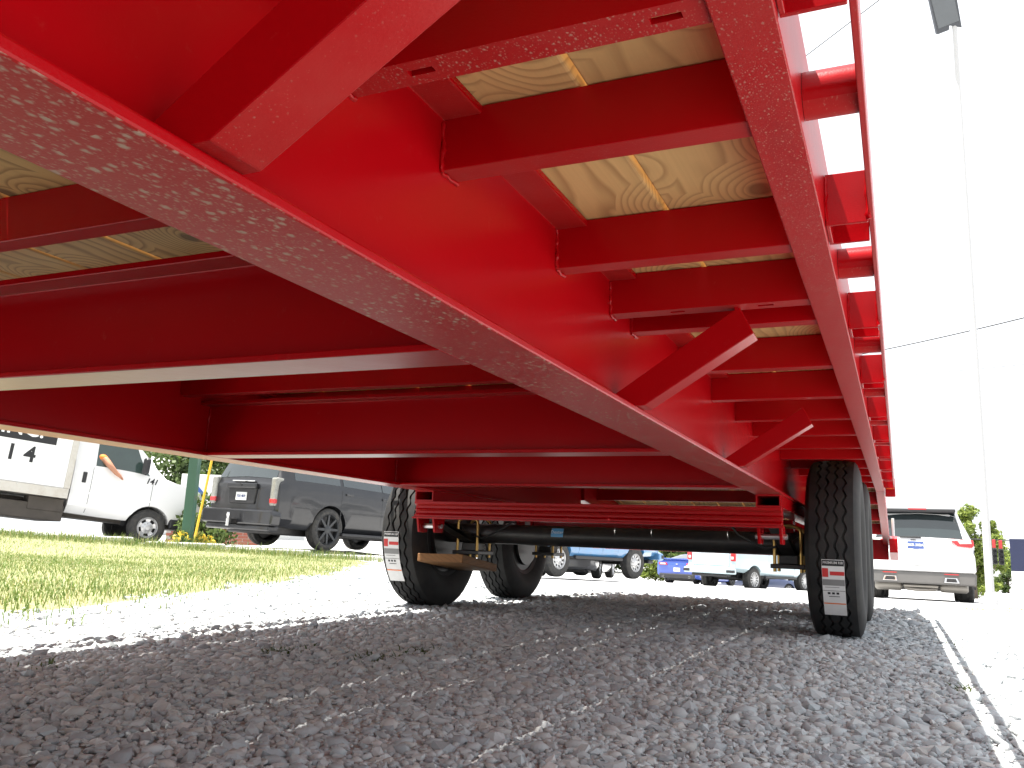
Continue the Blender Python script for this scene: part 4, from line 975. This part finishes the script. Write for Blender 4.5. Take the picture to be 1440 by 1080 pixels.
for k_, dg_ in enumerate('4114'): text('lettering', dg_, .43, LETTER, t, Ms @ Matrix.Translation((-3.09+(k_-1.5)*.335, 1.51, .0)), .010)
place(t, (1.0, 0, .385), 208, 742, 18.4, 24.5, -4.3, 0)
bpy.context.view_layer.update()
# passenger leaning an arm out of the truck's window
SKIN = simple('skin', (.42, .2, .12), .55, var=.1, nscale=12); ORANGE = simple('orange_shirt', (.75, .2, .03), .8, var=.1, nscale=20)
def skin_body(name, J, E_, root, mat, parent, sub=2):
    me = bpy.data.meshes.new(name); me.from_pydata([j[0] for j in J], E_, []); o = bpy.data.objects.new(name, me); COL.objects.link(o)
    md = o.modifiers.new('skin', 'SKIN'); md.use_smooth_shade = True
    for i, j in enumerate(J): me.skin_vertices[0].data[i].radius = (j[1], j[1]*(j[2] if len(j) > 2 else 1)); me.skin_vertices[0].data[i].use_root = i == root
    sb = o.modifiers.new('sub', 'SUBSURF'); sb.levels = sub; sb.render_levels = sub
    dg = bpy.context.evaluated_depsgraph_get(); dg.update(); res = bpy.data.meshes.new_from_object(o.evaluated_get(dg)); bpy.data.objects.remove(o)
    res.shade_smooth(); q = bpy.data.objects.new(name, res); res.materials.clear(); return finish(q, name, mat, parent)
p = thing('person', 'person in an orange shirt resting one arm out of the truck window', 'person')
p.matrix_world = BOXT.matrix_world
SH = (.90, -1.15, 1.73); EL = (1.06, -1.02, 1.55); WRI = (1.08, -.86, 1.40)
J = [((.62, -1.45, 1.0), .16), ((.62, -1.47, 1.3), .15), ((.62, -1.47, 1.6), .15), ((.62, -1.46, 1.80), .07), ((.62, -1.43, 1.88), .055), ((.63, -1.40, 2.0), .088, 1.1), ((.63, -1.39, 2.1), .075), ((.5, -1.45, 1.74), .07), ((.38, -1.4, 1.5), .05), ((.45, -1.15, 1.3), .04), (SH, .085), (EL, .066), (WRI, .045), ((1.085, -.795, 1.36), .065, .8),
     ((1.075, -.755, 1.335), .02), ((1.075, -.73, 1.305), .009), ((1.095, -.755, 1.33), .02), ((1.10, -.725, 1.295), .009), ((1.055, -.755, 1.34), .02), ((1.05, -.735, 1.30), .009), ((1.04, -.765, 1.345), .02), ((1.03, -.745, 1.315), .008), ((1.06, -.80, 1.40), .013), ((1.055, -.765, 1.395), .010), ((.62, -1.1, .95), .1), ((.62, -.75, .95), .075)]
Ed = [(0, 1), (1, 2), (2, 3), (3, 4), (4, 5), (5, 6), (2, 7), (7, 8), (8, 9), (2, 10), (10, 11), (11, 12), (12, 13), (13, 14), (14, 15), (13, 16), (16, 17), (13, 18), (18, 19), (13, 20), (20, 21), (13, 22), (22, 23), (0, 24), (24, 25)]
skin_body('body', J, Ed, 0, SKIN, p)
mid = tuple(a*.6+b*.4 for a, b in zip(SH, EL))
skin_body('shirt', [((.62, -1.45, .98), .185), ((.62, -1.47, 1.3), .175), ((.62, -1.47, 1.62), .172), ((.5, -1.45, 1.74), .085), ((.43, -1.42, 1.6), .075), (SH, .088), (mid, .085)], [(0, 1), (1, 2), (2, 3), (3, 4), (2, 5), (5, 6)], 0, ORANGE, p)
HAIR = simple('hair', (.05, .035, .025), .8)
MB().lathe([(-.02, .098), (.04, .1), (.085, .08), (.115, .03), (.12, 0)], 16, 'z', (.63, -1.405, 2.02)).build('hair', HAIR, p, smooth=60)

# ------------------------------------------------------------------ street furniture, signs, buildings
def ground_at(px, py, d):
    g = at_depth(px, py, d); return Vector((g.x, g.y, gzf(g.x, g.y)))
GREEN = simple('green_post_paint', (.02, .085, .045), .4, coat=.4, var=.15)
g = ground_at(262, 765, 14.)
t = thing('sign_post', 'dark green square post carrying a grey sign box beside the lawn', 'post', g, rad(20))
MB().box(-.075, .075, -.075, .075, -.05, 1.58).build('post', GREEN, t, bevel=.008)
bx(t, 'post_collar', GREEN, -.1, .1, -.1, .1, 1.5, 1.56, .01); sb = bx(t, 'sign_box', simple('sign_grey', (.12, .125, .13), .5), -.33, .33, -.16, .16, 1.59, 2.05, .01)
text('print', 'P', .2, PRINTW, sb, Matrix.Translation((-.12, -.162, 1.70)) @ Matrix.Rotation(math.pi/2, 4, 'X'), .006)
# board with the blue diamond
g = ground_at(298, 760, 22.)
t = thing('sign_board', 'white sign board with a blue diamond emblem behind the black suv', 'sign', g, rad(24))
bd = bx(t, 'board', PRINTW, -.95, .95, -.03, .03, .55, 1.75, .01)
BLUEP = simple('blue_print', (.03, .09, .3), .5)
for k in range(4):
    M = Matrix.Translation((-.55, -.034, 1.15)) @ Matrix.Rotation(k*math.pi/2, 4, 'Y') ; MB().prism([(-.36, .0), (0, .36), (0, .2), (-.2, .0)], 'y', -.002, .002, M).build('emblem', BLUEP, bd)
text('print', 'FIRST', .28, BLUEP, bd, Matrix.Translation((.3, -.034, 1.36)) @ Matrix.Rotation(math.pi/2, 4, 'X'), .008)
text('print', 'NATIONAL', .2, BLUEP, bd, Matrix.Translation((.36, -.034, 1.0)) @ Matrix.Rotation(math.pi/2, 4, 'X'), .008)
for x in (-.8, .8): bx(t, 'leg', PRINTW, x-.05, x+.05, -.03, .05, -.05, .55, .005)
# brick base behind the board
BRK = simple('red_brick', (.3, .1, .07), .85, var=.25, nscale=30)
t = thing('brick_planter', 'low red brick planter wall below the white sign board', 'planter', ground_at(300, 760, 21.), rad(24))
bm_ = MB().box(-.12, .12, -.05, .05, 0, .065).build('brick', BRK, t, bevel=.004); first = True
for r_ in range(5):
    for k in range(9):
        loc = (-1.05+k*.255+(.12 if r_ % 2 else 0), 0, .005+r_*.075)
        if first: bm_.location = loc; first = False
        else: inst(bm_, 'brick', t, loc)
bx(t, 'mortar', simple('mortar', (.4, .38, .35), .9), -1.16, 1.2, -.042, .042, 0, .37, 0)
# yellow guy-wire guard
t = thing('guy_wire_guard', 'thin yellow guy wire guard leaning beside the green post', 'guard', ground_at(272, 762, 15.5))
MB().tube([(0, 0, 0), (.28, 0, 1.9)], .022, 8).build('sleeve', simple('yellow_plastic', (.7, .45, .03), .5), t, smooth=50); MB().tube([(.28, 0, 1.9), (1.6, 0, 10.9)], .006, 6).build('wire', STEEL, t)
# flowering plants at the post
def plant(label, px, py, d, r, h, mats, n, name='flowering_plant', group=None):
    g = ground_at(px, py, d); t = thing(name, label, 'plant', g, group=group)
    V, F = [], []
    for q in range(n):
        th, ph = rng.uniform(0, 6.28), rng.uniform(0, 1); c = np.array([math.cos(th)*r*ph**.5, math.sin(th)*r*ph**.5, h*rng.uniform(.1, 1)*(1-.5*ph)])
        a = rng.normal(0, 1, 3); a /= np.linalg.norm(a); b = np.cross(a, rng.normal(0, 1, 3)); b /= np.linalg.norm(b); s_ = .05*rng.uniform(.5, 1.2)
        V += [c-a*s_, c+b*s_*.5, c+a*s_, c-b*s_*.5]; k = len(V)-4; F.append((k, k+1, k+2, k+3))
    half_ = n//2
    for nm, f_, mm in (('foliage', F[:half_], mats[0]), ('flowers', F[half_:], mats[1])):
        mb = MB(); mb.v = [tuple(x) for x in V]; mb.f = f_; me = bpy.data.meshes.new(nm); me.from_pydata(mb.v, [], mb.f); o_ = finish(bpy.data.objects.new(nm, me), nm, mm, t); o_['kind'] = 'stuff'
    MB().tube([(0, 0, -.02), (0, 0, h*.5)], .012, 6).build('stem', BARK, t)
YF = blade_mat('yellow_petals', ((0, (.6, .4, .03)), (1, (.75, .6, .1))))
for i, (px, d) in enumerate(((254, 13.9), (280, 14.2), (290, 15))): plant(('yellow flowering plant just left of the green post', 'yellow flowering plant just right of the green post', 'yellow flowering plant between the green post and the black suv bumper')[i], px, 765, d, .16, .26, (LEAF[2], YF), 160)
# pale kerb behind the lawn, in pieces
CONC = simple('pale_concrete', (.62, .61, .58), .85, var=.08, nscale=12, bmp=(60, .3, .004))
dirv = Vector((.95, 1, 0)).normalized(); nk = 0
for k in range(9):
    y = 4.6+k*1.0; x = FARX(y)-.25; c = Vector((x, y, gzf(x, y))); a = math.atan2(dirv.y, dirv.x)
    o = MB().prism([(-.62, 0), (.62, 0), (.6, .075), (-.6, .075)], 'y', -.1, .1).build('kerb_stone', CONC, None, bevel=.02); o.location = c; o.rotation_euler = (0, 0, a)
    tag(o, 'pale concrete kerb stone in the row along the far edge of the lawn', 'kerb', 'kerb stones behind the lawn')
# white house beyond
t = thing('house', 'white house with a pale roof far behind the black suv', 'house', ground_at(300, 700, 60) , rad(30))
HW = simple('white_siding', (.7, .7, .68), .7, var=.05)
bx(t, 'wall', HW, -6, 6, -4, 4, -.5, 3.6, .02)
MB().prism([(-4.6, 3.55), (4.6, 3.55), (0, 5.4)], 'x', -6.5, 6.5).build('roof', simple('pale_shingle', (.5, .5, .48), .8, var=.15, nscale=4), t, bevel=.03)
for x in (-4, -1, 3.5):
    w_ = bx(t, 'window', HW, x-.55, x+.55, -4.06, -3.98, 1.2, 2.6, .01); bx(t, 'pane', GLASS, x-.46, x+.46, -4.075, -4.05, 1.29, 2.51, .0, par=w_)
bx(t, 'door', BLACK, .6, 1.6, -4.05, -3.98, 0, 2.1, .01)
# far right building
t = thing('house', 'small pale building in the distance right of the lamp pole', 'house', ground_at(1402, 830, 95), rad(10))
bx(t, 'wall', HW, -3, 3, -3, 3, -.5, 3.2, .02); MB().prism([(-3.4, 3.15), (3.4, 3.15), (0, 4.6)], 'x', -3.4, 3.4).build('roof', MATS['pale_shingle'], t, bevel=.03)
for x in (-1.5, 1.4): w_ = bx(t, 'window', HW, x-.5, x+.5, -3.06, -2.98, 1.1, 2.4, .01); bx(t, 'pane', GLASS, x-.42, x+.42, -3.075, -3.05, 1.18, 2.32, 0, par=w_)
# parking-lot lamp: tall pole with a hanging head
d0 = 16.0; g = ground_at(1393, 842, d0); PALE = simple('pale_pole_paint', (.44, .44, .44), .5, var=.06)
t = thing('lamp_pole', 'tall pale grey lamp pole with a boxy lamp head right of the white suv', 'lamp pole', g)
rl = ray(1326, 20); k = g.y/rl[1]; head = Vector((rl[0]*k, g.y-.2, rl[2]*k+CAM_H))-g
MB().tube([(0, 0, -.05), (0, 0, 3), (0, 0, head.z+.9)], [.075, .065, .045], 16).build('pole', PALE, t, smooth=40)
MB().lathe([(0, .13), (.1, .13), (.2, .1), (.24, .085)], 16, 'z', (0, 0, -.02)).build('base', PALE, t, smooth=40)
MB().tube([(0, 0, head.z+.8), (head.x*.5, -.05, head.z+.85), (head.x, -.2, head.z+.7)], .04, 10).build('arm', PALE, t, smooth=40)
LG = simple('lamp_grey', (.045, .05, .06), .6)
M = Matrix.Translation(head) @ Matrix.Rotation(rad(-14), 4, 'Y') @ Matrix.Rotation(rad(35), 4, 'X')
MB().prism([(-.24, -.45), (.0, -.45), (.02, -.36), (.24, -.50), (.30, .62), (-.22, .62)], 'y', -.10, .10, M).build('lamp_head', LG, t, bevel=.02)
MB().box(-.2, .22, -.115, -.101, -.34, .5, M).build('lens', simple('lamp_lens', (.08, .09, .10), .3), t, bevel=.004)
# traffic signals on a span wire
def signal(px, py, d, label):
    c = at_depth(px, py, d); t = thing('traffic_signal', label, 'traffic signal', c, group='traffic signals on the span wire'); 
    t.scale = (.62,)*3; bx(t, 'housing', PLASTIC, -.15, .15, -.12, .12, -.52, .5, .03)
    for z in (.32, 0, -.34): MB().lathe([(-.30, .13), (-.12, .13), (-.12, .11), (-.30, .11)], 14, 'y', (0, 0, z), True).build('visor', PLASTIC, t)
    bx(t, 'hanger', simple('signal_red', (.4, .03, .03), .5), -.1, .1, -.08, .08, .5, 1.05, .02)
    return c
c1 = signal(1398.5, 782, 34, 'black traffic signal with a red hanger on the wire beyond the lamp pole'); c2 = signal(1408, 783, 34, 'black traffic signal with a red hanger on the wire beyond the lamp pole')
def wire(label, pts, r, sag=0):
    mb = MB(); q = []
    for a, b in zip(pts, pts[1:]): q += [Vector(a).lerp(Vector(b), i/16)-Vector((0, 0, sag*4*(i/16)*(1-i/16))) for i in range(17)]
    tag(mb.tube(q, r, 6).build('overhead_wire', BLACK, None), label, 'wire')
a_ = at_depth(1345, 757, 34); b_ = at_depth(1560, 766, 40); mid_ = (c1+c2)/2
wire('thin span wire carrying the traffic signals', [a_, (c1.x, c1.y, c1.z+.65), (c2.x, c2.y, c2.z+.65), b_], .02)
wire('dark overhead wire sloping up to the right across the sky', [at_depth(1100, 518, 42), at_depth(1700, 378, 26)], .022, .25)
wire('faint overhead wire just below the darker one', [at_depth(1100, 540, 60), at_depth(1700, 484, 45)], .016, .2)
wire('thin overhead wire crossing behind the rub rail near the lamp head', [at_depth(1020, 165, 30), at_depth(1420, -140, 24)], .015)
# blue and white sign at the right edge
t = thing('road_sign', 'large dark blue and white sign board right of the traffic signals', 'sign', ground_at(1480, 830, 26), rad(-25))
bx(t, 'upper_panel', simple('navy_panel', (.008, .013, .045), .5), -1.1, 1.1, -.05, .05, .95, 1.95, .01); bx(t, 'lower_panel', PRINTW, -1.1, 1.1, -.05, .05, .2, .945, .01)
for x in (-.9, .9): bx(t, 'leg', STEEL, x-.05, x+.05, -.04, .04, -.3, .2, .005)
t = thing('delivery_van', 'white and light blue van glimpsed beside the front right trailer tyre', 'van')
bx(t, 'body', WC, -1, 1, -2.4, 2.4, .35, 1.3, .08); bx(t, 'upper_body', paint('light_blue_paint', (.08, .35, .6)), -.95, .95, -2.3, 1.6, 1.305, 2.1, .1)
add_wheels(t, [(s_*.86, y, .34) for s_ in (1, -1) for y in (-1.5, 1.5)], (.34, .2, .22, ('holes', 5, True), False)); bx(t, 'rear_window', GLASS, -.8, .8, -2.32, -2.28, 1.4, 1.95, .03)
place(t, (-1, -2.4, 0), 1113, 838, 52, 8, -1)

# ------------------------------------------------------------------ trees
def tree(label, px, py, d, h, rx, mat, n, leaf, name='tree', group=None, trunk=.3, seed=0, low=.25):
    r = np.random.default_rng(seed+11); g = ground_at(px, py, d); t = thing(name, label, 'tree' if name == 'tree' else 'shrub', g, group=group)
    mb = MB(); mb.tube([(0, 0, -.3), (.03*h*r.normal(), .02*h, h*.3), (.03*h*r.normal(), 0, h*.62), (0, 0, h*.85)], [h*.028, h*.022, h*.013, h*.004], 8); tr = mb.build('trunk', BARK, t, smooth=50)
    cs = []
    for k in range(18):
        a = r.uniform(0, 6.28); rr = rx*r.uniform(.15, .8); z = h*r.uniform(low+.1, .93); rr *= 1-.6*max(0, (z/h-.6)/.4)
        c = np.array([math.cos(a)*rr, math.sin(a)*rr, z]); cs.append((c, rx*r.uniform(.22, .42)))
        if k < 9:
            MB().tube([(0, 0, z*.55), tuple(c*np.array([.5, .5, 1])-np.array([0, 0, z*.15])), tuple(c)], [h*.009, h*.006, h*.002], 6).build('limb', BARK, tr)
    ids = r.integers(0, len(cs), n); C = np.array([cs[i][0] for i in ids]); Rk = np.array([cs[i][1] for i in ids])
    D = r.normal(0, 1, (n, 3)); D /= np.linalg.norm(D, axis=1)[:, None]; C = C+D*(Rk*r.uniform(.35, 1.08, n))[:, None]*np.array([1, 1, .8])
    A = r.normal(0, 1, (n, 3)); A /= np.linalg.norm(A, axis=1)[:, None]; B = np.cross(A, r.normal(0, 1, (n, 3))); B /= np.linalg.norm(B, axis=1)[:, None]
    s_ = (leaf*r.uniform(.6, 1.3, n))[:, None]
    V = np.stack([C-A*s_, C+B*s_*.55, C+A*s_, C-B*s_*.55], 1).reshape(-1, 3); F = np.arange(4*n).reshape(-1, 4)
    o = bulk('crown', V, F, mat, None); o.parent = t
    return t
TG = 'trees beyond the parking lot'
tree('broad green tree behind the white truck hood', 200, 740, 70, 7, 3.4, LEAF[1], 3500, .22, seed=1, group=TG)
tree('leafy green tree right behind the green post', 256, 740, 48, 6, 2.6, LEAF[0], 4000, .17, seed=2, group=TG)
tree('dark green tree between the post and the black suv', 300, 740, 56, 6.4, 2.6, LEAF[1], 3500, .18, seed=3, group=TG)
tree('wide dark tree in the row behind the blue pickup', 850, 800, 85, 9, 6, LEAF[0], 5000, .28, seed=4, group=TG, low=.02)
tree('wide tree above the blue coupe', 935, 800, 82, 8, 5, LEAF[1], 5000, .26, seed=5, group=TG, low=.02)
tree('dark tree behind the silver pickup', 1050, 800, 92, 9, 6, LEAF[0], 4500, .3, seed=6, group=TG, low=.02)
tree('tree behind the left end of the blue pickup', 760, 790, 90, 9, 6, LEAF[1], 4000, .3, seed=7, group=TG, low=.02)
tree('bright yellow-green bush between the blue pickup and the coupe', 922, 808, 50, 2.4, 1.1, LEAF[2], 2500, .09, 'bush', seed=8, low=0)
tree('tall bright green tree just right of the white suv', 1372, 838, 40, 4.4, 1.5, LEAF[2], 5000, .11, seed=9, low=0)
tree('green tree behind the lamp pole base', 1395, 835, 52, 3.9, 1.5, LEAF[2], 3000, .12, seed=12, low=0)
tree('round green tree left of the blue and white sign', 1418, 832, 70, 3.6, 1.7, LEAF[1], 3000, .13, seed=10, low=0)
tree('low green shrub under the left side of the black suv', 283, 770, 19, 1.1, .7, LEAF[1], 1500, .06, 'bush', seed=14, low=0)
